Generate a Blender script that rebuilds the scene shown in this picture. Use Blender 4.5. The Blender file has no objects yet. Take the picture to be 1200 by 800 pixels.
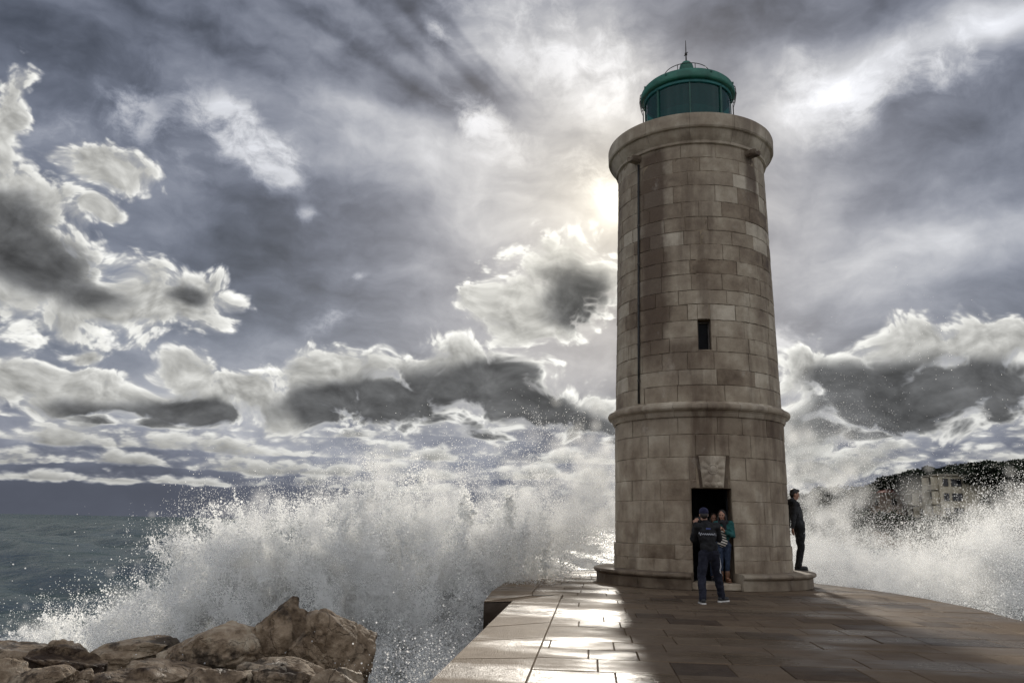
import bpy, bmesh, math, random
import numpy as np
from mathutils import Vector, Matrix, noise as mnoise
R_ = math.radians
SC = bpy.context.scene
COL = SC.collection

# ------------------------------------------------------------------ render
SC.render.engine = 'CYCLES'
SC.cycles.use_denoising = True
SC.cycles.denoiser = 'OPENIMAGEDENOISE'
SC.cycles.denoising_input_passes = 'RGB_ALBEDO_NORMAL'
SC.cycles.denoising_prefilter = 'ACCURATE'
SC.cycles.max_bounces = 10
SC.cycles.diffuse_bounces = 8
SC.cycles.glossy_bounces = 3
SC.cycles.transmission_bounces = 4
SC.cycles.transparent_max_bounces = 40
SC.cycles.sample_clamp_indirect = 3.0
SC.cycles.sample_clamp_direct = 12.0
SC.cycles.caustics_reflective = False
SC.cycles.caustics_refractive = False
SC.view_settings.view_transform = 'Standard'
SC.view_settings.look = 'None'
SC.view_settings.exposure = 0.12
SC.view_settings.gamma = 1.0
SC.view_settings.use_curve_mapping = False

# ------------------------------------------------------------------ camera
CAMZ = 1.29
cam_d = bpy.data.cameras.new('camera')
cam = bpy.data.objects.new('camera', cam_d)
COL.objects.link(cam)
cam_d.sensor_width = 36.0
cam_d.lens = 36.0 * 950.0 / 1200.0
cam_d.clip_start = 0.05
cam_d.clip_end = 20000.0
_roll = math.atan(0.0199)
_th = math.atan(213.0 / 950.0)
_fw = Vector((0, math.cos(_th), math.sin(_th)))
_r0 = Vector((1, 0, 0))
_u0 = Vector((0, -math.sin(_th), math.cos(_th)))
_R = _r0 * math.cos(_roll) + _u0 * math.sin(_roll)
_U = -_r0 * math.sin(_roll) + _u0 * math.cos(_roll)
_m = Matrix((_R, _U, -_fw)).transposed().to_4x4()
_m.translation = Vector((0, 0, CAMZ))
cam.matrix_world = _m
SC.camera = cam

SUN_AZ, SUN_EL = 7.7, 22.3          # degrees, from +Y towards +X

# ------------------------------------------------------------------ node helper
class NT:
    def __init__(self, tree):
        self.t = tree
        self.n = tree.nodes
        self.l = tree.links
    def new(self, ty, **kw):
        nd = self.n.new(ty)
        for k, v in kw.items():
            setattr(nd, k, v)
        return nd
    def put(self, sock, v):
        if v is None:
            return
        if isinstance(v, bpy.types.NodeSocket):
            self.l.new(v, sock)
        else:
            try:
                sock.default_value = v
            except Exception:
                sock.default_value = tuple(v) + (1.0,)
    def m(self, op, a, b=None, c=None, clamp=False):
        nd = self.new('ShaderNodeMath', operation=op, use_clamp=clamp)
        self.put(nd.inputs[0], a); self.put(nd.inputs[1], b)
        if c is not None: self.put(nd.inputs[2], c)
        return nd.outputs[0]
    def add(self, a, b): return self.m('ADD', a, b)
    def sub(self, a, b): return self.m('SUBTRACT', a, b)
    def mul(self, a, b): return self.m('MULTIPLY', a, b)
    def mad(self, a, b, c): return self.m('MULTIPLY_ADD', a, b, c)
    def v(self, op, a, b=None):
        nd = self.new('ShaderNodeVectorMath', operation=op)
        self.put(nd.inputs[0], a)
        if b is not None: self.put(nd.inputs[1], b)
        return nd.outputs['Value'] if op in ('LENGTH', 'DOT_PRODUCT', 'DISTANCE') else nd.outputs[0]
    def vscale(self, a, s):
        nd = self.new('ShaderNodeVectorMath', operation='SCALE')
        self.put(nd.inputs[0], a); self.put(nd.inputs['Scale'], s)
        return nd.outputs[0]
    def xyz(self, x=0.0, y=0.0, z=0.0):
        nd = self.new('ShaderNodeCombineXYZ')
        self.put(nd.inputs[0], x); self.put(nd.inputs[1], y); self.put(nd.inputs[2], z)
        return nd.outputs[0]
    def sep(self, v):
        nd = self.new('ShaderNodeSeparateXYZ'); self.put(nd.inputs[0], v)
        return nd.outputs[0], nd.outputs[1], nd.outputs[2]
    def noise(self, vec, scale=1.0, detail=4.0, rough=0.5, dist=0.0, lac=2.0, color=False, dim='2D'):
        nd = self.new('ShaderNodeTexNoise', noise_dimensions=dim)
        self.put(nd.inputs['Vector'], vec)
        nd.inputs['Scale'].default_value = scale
        nd.inputs['Detail'].default_value = detail
        nd.inputs['Roughness'].default_value = rough
        nd.inputs['Lacunarity'].default_value = lac
        nd.inputs['Distortion'].default_value = dist
        return nd.outputs[1] if color else nd.outputs[0]
    def voro(self, vec, scale=1.0, feature='F1', detail=0.0, rough=0.5, smooth=1.0, rnd=1.0, out='Distance', dim='2D'):
        nd = self.new('ShaderNodeTexVoronoi', feature=feature, voronoi_dimensions=dim)
        self.put(nd.inputs['Vector'], vec)
        nd.inputs['Scale'].default_value = scale
        if 'Detail' in nd.inputs: nd.inputs['Detail'].default_value = detail
        if 'Roughness' in nd.inputs: nd.inputs['Roughness'].default_value = rough
        if 'Smoothness' in nd.inputs: nd.inputs['Smoothness'].default_value = smooth
        nd.inputs['Randomness'].default_value = rnd
        return nd.outputs[out]
    def mr(self, x, a, b, c=0.0, d=1.0, smooth=True):
        nd = self.new('ShaderNodeMapRange', interpolation_type='SMOOTHSTEP' if smooth else 'LINEAR')
        self.put(nd.inputs[0], x)
        for i, q in enumerate((a, b, c, d)): self.put(nd.inputs[1 + i], q)
        return nd.outputs[0]
    def mix(self, f, a, b, blend='MIX'):
        nd = self.new('ShaderNodeMix', data_type='RGBA', blend_type=blend)
        self.put(nd.inputs[0], f); self.put(nd.inputs[6], a); self.put(nd.inputs[7], b)
        return nd.outputs[2]
    def mixf(self, f, a, b):
        nd = self.new('ShaderNodeMix', data_type='FLOAT')
        self.put(nd.inputs[0], f); self.put(nd.inputs[2], a); self.put(nd.inputs[3], b)
        return nd.outputs[0]
    def ramp(self, f, stops):
        nd = self.new('ShaderNodeValToRGB')
        el = nd.color_ramp.elements
        while len(el) < len(stops): el.new(0.5)
        for e, (p, c) in zip(el, stops):
            e.position = p; e.color = tuple(c) + (1.0,) if len(c) == 3 else c
        self.put(nd.inputs[0], f)
        return nd.outputs[0]
    def bump(self, h, strength=0.3, dist=0.02, normal=None):
        nd = self.new('ShaderNodeBump')
        nd.inputs['Strength'].default_value = strength
        nd.inputs['Distance'].default_value = dist
        self.put(nd.inputs['Height'], h)
        if normal is not None: self.put(nd.inputs['Normal'], normal)
        return nd.outputs[0]

def lin(r, g, b):
    f = lambda c: (c / 255.0) / 12.92 if c <= 10 else ((c / 255.0 + 0.055) / 1.055) ** 2.4
    return (f(r), f(g), f(b), 1.0)


# ------------------------------------------------------------------ sky
# clouds are laid out by azimuth and elevation (degrees) on the celestial sphere:
# (azimuth, elevation, half width, half height, amount[, tilt])
RAYS=[(-12.4,31.8,12.28,4.46,0.25,0)]
SOFT=[(2.4,18.7,6.95,7.14,0.07,0),(-25.5,8.2,13.98,3.26,0.1,0),(-2.4,9.3,12.79,3.31,0.1,0),(26.3,9.7,9.87,3.25,0.1,0),(-25.2,27.3,10.57,4.1,-0.05,0),(-32.8,28.9,8.46,3.76,-0.04,0),(-13.3,27.1,8.16,4.4,0.17,10),(-7.4,25.4,5.78,1.99,0.13,10),(2.2,32.3,8.72,4.26,0.2,10),(7.5,28.4,5.84,4.97,0.12,40),(2.4,21.0,8.29,4.71,0.16,0),(-18.5,18.3,9.78,2.84,-0.11,0),(-13.6,15.9,8.93,2.63,-0.07,5),(-24.3,20.0,4.87,2.71,0.06,0),(-1.0,26.5,4.91,1.81,0.13,25),(-8.3,28.9,5.21,1.32,-0.2,10),(-3.0,29.5,2.65,0.77,-0.12,30),(20.2,26.8,3.21,4.8,0.26,60),(24.6,28.3,5.02,1.84,0.22,-22),(30.7,29.6,6.15,1.63,0.24,-12),(34.7,30.2,3.34,1.83,0.25,0),(18.4,30.8,3.04,2.59,0.14,0),(-3.2,33.8,4.73,2.09,0.1,0),(27.4,22.8,7.79,2.87,-0.05,-12),(26.9,17.8,9.66,2.25,0.19,-6),(32.4,18.3,4.62,1.78,0.12,-8),(32.1,19.9,3.29,0.71,-0.07,-10),(22.7,14.4,6.92,1.79,0.1,0),(5.5,11.5,3.66,2.7,0.16,0),(-15.7,4.9,22.31,2.86,0.1,0),(-10.5,14.3,8.45,2.37,0.05,0),(-21.2,11.4,6.48,1.41,0.04,0),(-28.3,10.6,6.27,1.6,-0.02,0),(0.0,12.0,3.7,1.81,-0.03,0),(14.1,32.8,7.02,2.84,-0.05,0),(20.1,20.2,2.27,3.35,0.2,70)]
WISP=[(-22.9,24.6,6.78,3.2,0.5,25),(-27.1,25.3,2.41,1.44,0.9,15),(-21.9,26.4,2.02,1.16,0.7,20),(-19.7,24.8,2.64,1.63,0.9,35),(-17.9,23.2,1.3,1.66,1.0,60),(-1.0,26.8,4.91,2.15,0.6,25),(-3.0,28.4,1.98,1.22,0.7,0),(2.2,32.9,8.07,3.17,0.8,15),(7.5,29.0,3.9,3.85,0.4,45),(-15.4,20.6,0.96,0.57,0.9,0),(-12.3,13.6,2.26,0.94,0.8,-25),(-5.9,33.2,0.94,2.1,0.6,-15),(22.3,27.6,3.44,3.14,0.8,60),(27.9,28.2,4.25,2.0,0.8,-20),(32.6,28.6,3.44,1.9,0.6,-20),(5.6,23.9,1.92,2.31,0.6,0),(-0.1,16.9,3.77,2.4,0.7,-30),(-11.0,17.1,0.97,0.35,0.8,0),(-29.8,22.1,3.02,2.05,0.5,20),(19.6,12.3,2.2,1.37,0.8,0)]
CUM=[(-33.0,16.0,4.32,4.83),(-29.4,14.0,4.57,3.43),(-26.1,13.5,4.83,2.45),(-22.4,14.1,3.23,2.01),(-34.5,18.7,3.14,2.48),(-29.2,21.6,3.04,1.24),(-34.0,22.7,1.4,2.93),(-28.3,19.0,1.01,0.74),(3.9,16.8,4.13,3.23),(0.1,15.5,3.25,2.16),(1.8,13.9,4.34,1.33),(-3.3,9.8,5.79,2.64),(-0.9,10.8,3.07,1.57),(-8.4,8.3,6.26,2.14),(-12.3,9.3,4.38,2.0),(1.6,8.2,5.46,1.8),(6.1,7.4,4.79,1.79),(-15.0,7.3,3.12,1.62),(-6.7,10.6,3.03,1.2),(-29.4,8.3,4.2,1.05),(-28.7,9.8,1.57,0.74),(-21.9,9.2,1.9,1.34),(-22.8,6.9,5.68,1.55),(-27.4,7.0,5.77,1.34),(-32.1,7.6,3.53,1.53),(-18.4,8.1,2.47,1.37),(26.5,11.6,2.58,1.84),(29.3,11.6,1.89,1.27),(31.8,11.0,2.68,1.55),(20.9,10.8,2.42,1.36),(23.5,9.8,5.16,2.44),(29.1,9.0,6.08,2.43),(26.1,7.8,7.84,1.95),(21.0,3.5,3.12,0.88),(22.8,4.1,2.03,0.65),(19.5,5.8,3.21,1.69)]
CORE=[(-33.1,16.7,2.83,2.33,1.0),(-30.7,14.7,2.93,1.56,0.9),(-22.8,14.3,1.93,0.78,0.9),(-28.1,13.1,1.96,0.86,0.6),(4.2,16.5,2.75,2.15,1.0),(3.1,14.4,2.17,1.44,0.6),(-3.3,8.6,6.07,2.52,1.0),(-8.9,7.1,5.62,1.89,0.9),(1.9,7.0,5.13,1.67,1.0),(-11.9,7.4,3.78,1.41,0.7),(-0.6,9.9,2.75,1.32,0.8),(-24.8,6.2,5.0,1.09,1.0),(-20.7,6.7,3.4,1.01,0.8),(27.1,8.5,5.07,2.15,0.9),(31.9,9.0,2.65,1.65,0.8),(22.6,9.0,2.6,1.45,0.6),(25.5,6.5,6.89,1.3,0.8),(6.1,6.5,4.17,1.42,0.7)]


def build_world():
    w = bpy.data.worlds.new('World')
    SC.world = w
    w.use_nodes = True
    w.node_tree.nodes.clear()
    N = NT(w.node_tree)
    tc = N.new('ShaderNodeTexCoord').outputs['Generated']
    dirn = N.v('NORMALIZE', tc)
    dx, dy, dz = N.sep(dirn)
    az = N.mul(N.m('ARCTAN2', dx, dy), 180 / math.pi)
    el = N.mul(N.m('ARCSINE', dz), 180 / math.pi)
    P0 = N.xyz(az, el, 0.0)
    # domain warp so no cloud keeps a plain outline
    wa = N.noise(P0, 0.11, 3, 0.55, color=True)
    wb = N.noise(P0, 0.45, 4, 0.55, color=True)
    warp = N.v('ADD', N.vscale(N.v('SUBTRACT', wa, (0.5, 0.5, 0.5)), 4.0), N.vscale(N.v('SUBTRACT', wb, (0.5, 0.5, 0.5)), 0.7))
    warp = N.v('MULTIPLY', warp, (1.0, 0.7, 0.0))
    Pw = N.v('ADD', P0, warp)

    def rel(P, c, r, rot=0.0):
        if rot:
            q = N.v('SUBTRACT', P, (c[0], c[1], 0.0))
            nd = N.new('ShaderNodeVectorRotate', rotation_type='Z_AXIS')
            N.put(nd.inputs['Vector'], q)
            nd.inputs['Angle'].default_value = R_(rot)
            return N.v('LENGTH', N.v('MULTIPLY', nd.outputs[0], (1.0 / r[0], 1.0 / r[1], 0.0)))
        nd = N.new('ShaderNodeVectorMath', operation='MULTIPLY_ADD')
        N.put(nd.inputs[0], P)
        nd.inputs[1].default_value = (1.0 / r[0], 1.0 / r[1], 0.0)
        nd.inputs[2].default_value = (-c[0] / r[0], -c[1] / r[1], 0.0)
        return N.v('LENGTH', nd.outputs[0])
    def gauss(P, row):
        d = rel(P, row[:2], row[2:4], row[5] if len(row) > 5 else 0.0)
        return N.mr(d, 0.0, 1.75, row[4], 0.0)
    def total(vals):
        vals = list(vals)
        s = vals[0]
        for x in vals[1:]: s = N.add(s, x)
        return s

    # angle from the sun
    sd = (math.sin(R_(SUN_AZ)) * math.cos(R_(SUN_EL)), math.cos(R_(SUN_AZ)) * math.cos(R_(SUN_EL)), math.sin(R_(SUN_EL)))
    ang = N.mul(N.m('ARCCOSINE', N.m('MINIMUM', N.v('DOT_PRODUCT', dirn, sd), 1.0)), 180 / math.pi)
    g1 = N.m('POWER', 2.718, N.mul(N.m('MULTIPLY', ang, ang), -1 / (1.4 ** 2)))
    g2 = N.m('POWER', 2.718, N.mul(ang, -1 / 5.0))
    g3 = N.m('POWER', 2.718, N.mul(ang, -1 / 14.0))

    # --- high veil (perceptual brightness, gamma applied at the end)
    soft = total(gauss(Pw, r) for r in SOFT)
    streak = N.noise(N.v('MULTIPLY', Pw, (0.09, 0.20, 0.0)), 1.0, 6, 0.52)
    fine = N.noise(N.v('MULTIPLY', Pw, (0.33, 0.55, 0.0)), 1.0, 6, 0.55)
    veil = N.add(0.445, N.mul(soft, 1.0))
    veil = N.mad(N.sub(streak, 0.5), 0.46, veil)
    veil = N.mad(N.sub(fine, 0.5), 0.20, veil)
    # shafts of cloud shade fanning out from the sun
    ra = N.m('ARCTAN2', N.sub(el, SUN_EL), N.sub(az, SUN_AZ))
    shaft = N.mr(N.mad(N.sub(fine, 0.5), 0.10, N.noise(N.xyz(N.mul(ra, 6.5), N.mul(ang, 0.02), 0.0), 1.0, 2, 0.5)), 0.36, 0.60, 1.0, 0.0)
    veil = N.mad(N.mul(shaft, gauss(P0, RAYS[0])), -1.0, veil)
    wm = N.m('MINIMUM', total(gauss(Pw, r) for r in WISP), 1.0)
    wn = N.noise(N.v('ADD', N.v('MULTIPLY', Pw, (0.30, 0.42, 0.0)), (7.1, 3.3, 0.0)), 1.0, 9, 0.64)
    wis = N.mr(N.mad(wm, 0.26, wn), 0.51, 0.88)
    wis = N.mul(wis, wm)
    veil = N.mad(wis, N.mixf(N.mr(veil, 0.5, 0.85), 0.34, 0.14), veil)
    veil = N.add(veil, N.mad(g2, 0.14, N.mul(g3, 0.06)))
    back = N.mr(N.m('ABSOLUTE', az), 55.0, 120.0)  # unseen sky behind the camera, brightened to light the tower front
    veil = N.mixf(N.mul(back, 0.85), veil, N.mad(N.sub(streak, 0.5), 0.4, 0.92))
    # dark clear strip over the horizon
    strip = N.mul(N.mr(el, 1.4, 4.5, 1.0, 0.0), N.sub(1.0, back))
    veil = N.mixf(N.mul(strip, 0.92), veil, N.mad(g3, 0.25, N.mad(N.sub(streak, 0.5), 0.08, 0.325)))

    # --- cumulus: density at p and, for the relief, its billows a step nearer the sun
    wc = N.v('MULTIPLY', N.v('SUBTRACT', N.noise(P0, 0.22, 1, 0.4, color=True), (0.5, 0.5, 0.5)), (3.2, 2.2, 0.0))
    Pc = N.v('ADD', P0, wc)
    b = None
    for r in CUM:
        d = rel(Pc, r[:2], (r[2] * 1.34, r[3] * 1.36))
        b = d if b is None else N.m('SMOOTH_MIN', b, d, 0.18)
    b = N.m('MAXIMUM', N.sub(1.0, b), -0.8)
    def billow(P, sx, sy, off):
        # round puffs on round puffs
        Pq = N.v('ADD', N.v('MULTIPLY', P, (sx, sy, 0.0)), (off, off * 0.7, 0.0))
        n1 = N.noise(Pq, 0.9, 8, 0.55)
        jig = N.v('ADD', Pq, N.vscale(N.v('SUBTRACT', N.noise(Pq, 2.6, 3, 0.55, color=True), (0.5, 0.5, 0.5)), 0.16))
        vb = N.voro(jig, 1.7, 'SMOOTH_F1', 3.0, 0.55, 0.15)
        return N.mad(N.sub(0.40, vb), 0.62, N.mul(N.sub(n1, 0.5), 0.85))
    tosun = N.v('NORMALIZE', N.v('SUBTRACT', (SUN_AZ, SUN_EL, 0.0), P0))
    tosun = N.v('ADD', tosun, (0.0, 0.7, 0.0))
    f0 = billow(Pc, 0.22, 0.31, 0.0)
    f1 = billow(N.v('ADD', Pc, N.vscale(tosun, 0.34)), 0.22, 0.31, 0.0)
    h0 = billow(P0, 0.18, 0.42, 31.0)
    h1 = billow(N.v('ADD', P0, N.vscale(tosun, 0.26)), 0.18, 0.42, 31.0)
    # ranks of small flat-bottomed cumulus, nearer ones higher up
    rows = None
    for (eb, hgt, amt, sd) in ((1.9, 1.0, 0.24, 0.0), (2.8, 1.5, 0.30, 17.0), (4.0, 1.9, 0.28, 41.0), (5.5, 1.9, 0.14, 63.0)):
        wob = N.mul(N.sub(N.noise(N.xyz(N.mad(az, 0.10, sd), sd, 0.0), 1.0, 3, 0.5), 0.5), 1.2)
        q = N.sub(N.sub(el, eb), wob)
        win = N.m('MINIMUM', N.mul(q, 2.2), N.sub(amt + 0.42, N.mul(q, 0.66 / hgt)))
        win = N.add(win, N.mul(N.sub(N.noise(N.xyz(N.mad(az, 0.16, sd), sd, 0.0), 1.0, 2, 0.5), 0.5), 1.1))
        rows = win if rows is None else N.m('MAXIMUM', rows, win)
    DA = N.mad(b, 1.45, f0)
    DB = N.add(N.m('MAXIMUM', rows, -0.9), h0)
    low = N.m('GREATER_THAN', DB, DA)
    D0 = N.m('MAXIMUM', DA, DB)
    relief = N.mixf(N.mr(N.sub(DB, DA), -0.1, 0.1), N.mul(N.sub(f0, f1), 1.35), N.mul(N.sub(h0, h1), 1.25))
    relief = N.m('MAXIMUM', N.m('MINIMUM', relief, 0.5), -0.5)
    # crisp where the sun catches the edge, ragged and soft underneath
    alpha = N.mr(D0, -0.20, N.mr(relief, -0.2, 0.18, 0.62, 0.22))
    core = total(gauss(Pw, r) for r in CORE)
    core = N.mr(N.mad(f0, 0.30, core), 0.10, 0.80)
    rim = N.mr(D0, 0.05, 0.60, 1.0, 0.0)
    lum = N.mad(relief, 0.24, N.mad(rim, 0.22, N.mad(N.sub(fine, 0.5), 0.20, 0.675)))
    lum = N.add(lum, N.mad(g2, 0.22, N.mul(g3, 0.07)))
    lum = N.mul(lum, N.mixf(N.mr(el, 2.0, 8.0), 0.82, 1.0))
    dark = N.mul(core, N.mr(D0, 0.10, 0.50))
    lum = N.mixf(N.mul(dark, 0.92), lum, N.add(0.325, N.mad(relief, 0.06, N.mad(g2, 0.10, N.mul(N.sub(fine, 0.5), 0.30)))))
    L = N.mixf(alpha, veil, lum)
    L = N.mad(g1, 0.48, L)
    L = N.m('MAXIMUM', L, 0.05)
    Lin = N.m('POWER', L, 2.2)

    # tint: blue grey veil, neutral cumulus, warm round the sun
    cool = N.mix(N.mr(L, 0.35, 0.8), (0.86, 0.95, 1.24, 1), (0.965, 0.985, 1.05, 1))
    neut = N.mix(dark, (1.01, 1.01, 0.97, 1), (0.97, 0.995, 1.03, 1))
    tint = N.mix(alpha, cool, neut)
    tint = N.mix(N.m('MINIMUM', N.mad(g2, 0.9, N.mul(g3, 0.25)), 1.0), tint, (1.07, 1.0, 0.84, 1))
    colr = N.vscale(tint, N.mul(Lin, 10.0))
    # a fifth of the clear sky shines through the thin veil
    sky = N.new('ShaderNodeTexSky', sky_type='NISHITA')
    sky.sun_disc = False
    sky.sun_elevation = R_(SUN_EL)
    sky.sun_rotation = R_(SUN_AZ)
    thru = N.mul(N.mul(N.sub(1.0, alpha), 0.08), N.mr(el, 4.0, 12.0))
    fin = N.mix(thru, colr, sky.outputs[0])
    fin = N.mix(N.mr(el, -0.6, -0.05), (1.0, 1.0, 1.0, 1), fin)
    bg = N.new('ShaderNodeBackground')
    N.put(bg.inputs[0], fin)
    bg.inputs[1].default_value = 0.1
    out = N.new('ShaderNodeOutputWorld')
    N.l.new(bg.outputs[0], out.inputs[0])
    w.cycles.sampling_method = 'NONE'

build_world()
sun_d = bpy.data.lights.new('sun', 'SUN')
sun_d.energy = 3.0
sun_d.angle = R_(3.5)
sun_d.color = (1.0, 0.93, 0.82)
sun = bpy.data.objects.new('sun', sun_d)
COL.objects.link(sun)
_sd = Vector((math.sin(R_(SUN_AZ)) * math.cos(R_(SUN_EL)), math.cos(R_(SUN_AZ)) * math.cos(R_(SUN_EL)), math.sin(R_(SUN_EL))))
sun.rotation_euler = _sd.to_track_quat('Z', 'Y').to_euler()


# ------------------------------------------------------------------ mesh helpers
class MB:
    """collects shapes, then links them as ONE mesh object"""
    def __init__(self):
        self.v = []; self.f = []; self.mi = []; self.tone = []; self.t = 0.5; self.mat = 0
    def vert(self, p):
        self.v.append(tuple(p)); self.tone.append(self.t); return len(self.v) - 1
    def face(self, *idx):
        self.f.append(tuple(idx)); self.mi.append(self.mat)
    def quad(self, a, b, c, d):
        self.face(*[self.vert(p) for p in (a, b, c, d)])
    def grid(self, rows, closed_u=False, closed_v=False, flip=False):
        idx = [[self.vert(p) for p in r] for r in rows]
        n, m = len(idx), len(idx[0])
        for i in range(n if closed_v else n - 1):
            for j in range(m if closed_u else m - 1):
                q = (idx[i][j], idx[i][(j + 1) % m], idx[(i + 1) % n][(j + 1) % m], idx[(i + 1) % n][j])
                self.face(*(q[::-1] if flip else q))
        return idx
    def lathe(self, prof, n=64, a0=0.0, a1=360.0, caps=True):
        full = abs(a1 - a0) >= 359.9
        k = n if full else n + 1
        rows = []
        for i in range(k):
            t = R_(a0 + (a1 - a0) * i / n)
            rows.append([(r * math.sin(t), -r * math.cos(t), z) for r, z in prof])
        idx = self.grid(rows, closed_v=full)
        if not full and caps:
            self.face(*idx[0][::-1]); self.face(*idx[-1])
    def box(self, c, s, rot=None, bevel=0.0):
        cx, cy, cz = c; sx, sy, sz = s[0] / 2, s[1] / 2, s[2] / 2
        bm = bmesh.new()
        bmesh.ops.create_cube(bm, size=1.0)
        for v in bm.verts: v.co = Vector((v.co.x * sx * 2, v.co.y * sy * 2, v.co.z * sz * 2))
        if bevel > 0: bmesh.ops.bevel(bm, geom=bm.edges[:], offset=bevel, segments=2, affect='EDGES', profile=0.5)
        M = (rot.to_4x4() if rot is not None else Matrix.Identity(4))
        M.translation = Vector(c)
        self.add_bm(bm, M)
    def add_bm(self, bm, M=Matrix.Identity(4)):
        base = len(self.v)
        bm.verts.index_update()
        for v in bm.verts: self.vert(M @ v.co)
        for f in bm.faces: self.face(*[base + v.index for v in f.verts])
        bm.free()
    def tube(self, pts, rad, n=8, caps=True):
        pts = [Vector(p) for p in pts]
        rads = rad if isinstance(rad, (list, tuple)) else [rad] * len(pts)
        rows = []; up = None
        for i, p in enumerate(pts):
            d = (pts[min(i + 1, len(pts) - 1)] - pts[max(i - 1, 0)]).normalized()
            if up is None: up = d.orthogonal().normalized()
            up = (up - d * up.dot(d)).normalized()
            w = d.cross(up)
            rows.append([p + (up * math.cos(2 * math.pi * k / n) + w * math.sin(2 * math.pi * k / n)) * rads[i] for k in range(n)])
        idx = self.grid(rows, closed_u=True)
        if caps:
            self.face(*idx[0][::-1]); self.face(*idx[-1])
    def build(self, name, mats, parent=None, smooth=False, loc=None):
        me = bpy.data.meshes.new(name)
        me.from_pydata(self.v, [], self.f)
        mats = mats if isinstance(mats, (list, tuple)) else [mats]
        for m in mats: me.materials.append(m)
        if len(mats) > 1: me.polygons.foreach_set('material_index', self.mi)
        at = me.attributes.new('tone', 'FLOAT', 'POINT')
        at.data.foreach_set('value', self.tone)
        if smooth: me.polygons.foreach_set('use_smooth', [True] * len(me.polygons))
        me.update()
        o = bpy.data.objects.new(name, me)
        COL.objects.link(o)
        if parent is not None: o.parent = parent
        if loc is not None: o.location = loc
        return o

def smooth_angle(o, deg=35):
    me = o.data
    bm = bmesh.new(); bm.from_mesh(me)
    bmesh.ops.remove_doubles(bm, verts=bm.verts, dist=1e-5)
    bmesh.ops.recalc_face_normals(bm, faces=bm.faces)
    for f in bm.faces: f.smooth = True
    for e in bm.edges:
        if len(e.link_faces) == 2 and e.calc_face_angle(0) > R_(deg): e.smooth = False
    bm.to_mesh(me); bm.free()
    return o

def np_mesh(name, v, f, mat, parent=None, smooth=True):
    v = np.asarray(v, np.float32); f = np.asarray(f, np.int32)
    me = bpy.data.meshes.new(name)
    me.vertices.add(len(v)); me.vertices.foreach_set('co', v.ravel())
    k = f.shape[1]
    me.loops.add(f.size); me.loops.foreach_set('vertex_index', f.ravel())
    me.polygons.add(len(f)); me.polygons.foreach_set('loop_start', np.arange(0, f.size, k, dtype=np.int32))
    if smooth: me.polygons.foreach_set('use_smooth', np.ones(len(f), bool))
    me.update(calc_edges=True)
    if mat is not None: me.materials.append(mat)
    o = bpy.data.objects.new(name, me); COL.objects.link(o)
    if parent is not None: o.parent = parent
    return o

def tag(o, label=None, cat=None, group=None, kind=None):
    if label: o['label'] = label
    if cat: o['category'] = cat
    if group: o['group'] = group
    if kind: o['kind'] = kind
    return o
def thing(name, label, cat, loc=(0, 0, 0), rz=0.0, group=None):
    o = bpy.data.objects.new(name, None)
    o.empty_display_size = 0.2
    COL.objects.link(o)
    o.location = loc; o.rotation_euler = (0, 0, rz)
    return tag(o, label, cat, group)

def material(name):
    m = bpy.data.materials.new(name); m.use_nodes = True
    m.node_tree.nodes.clear()
    N = NT(m.node_tree)
    b = N.new('ShaderNodeBsdfPrincipled')
    o = N.new('ShaderNodeOutputMaterial')
    N.l.new(b.outputs[0], o.inputs[0])
    return m, N, b
def plain(name, col, rough=0.6, metal=0.0, var=0.25, scale=6.0, bump=0.0, spec=0.5):
    m, N, b = material(name)
    tc = N.new('ShaderNodeTexCoord').outputs['Object']
    n = N.noise(tc, scale, 5, 0.6, dim='3D')
    f = N.mr(n, 0.3, 0.7, 1 - var, 1 + var)
    N.put(b.inputs['Base Color'], N.vscale(tuple(col[:3]), f))
    N.put(b.inputs['Roughness'], N.mr(n, 0.3, 0.7, min(1, rough * 1.15), rough * 0.85))
    b.inputs['Metallic'].default_value = metal
    b.inputs['Specular IOR Level'].default_value = spec
    if bump: N.put(b.inputs['Normal'], N.bump(N.noise(tc, scale * 4, 4, 0.6, dim='3D'), bump, 0.01))
    return m

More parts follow.
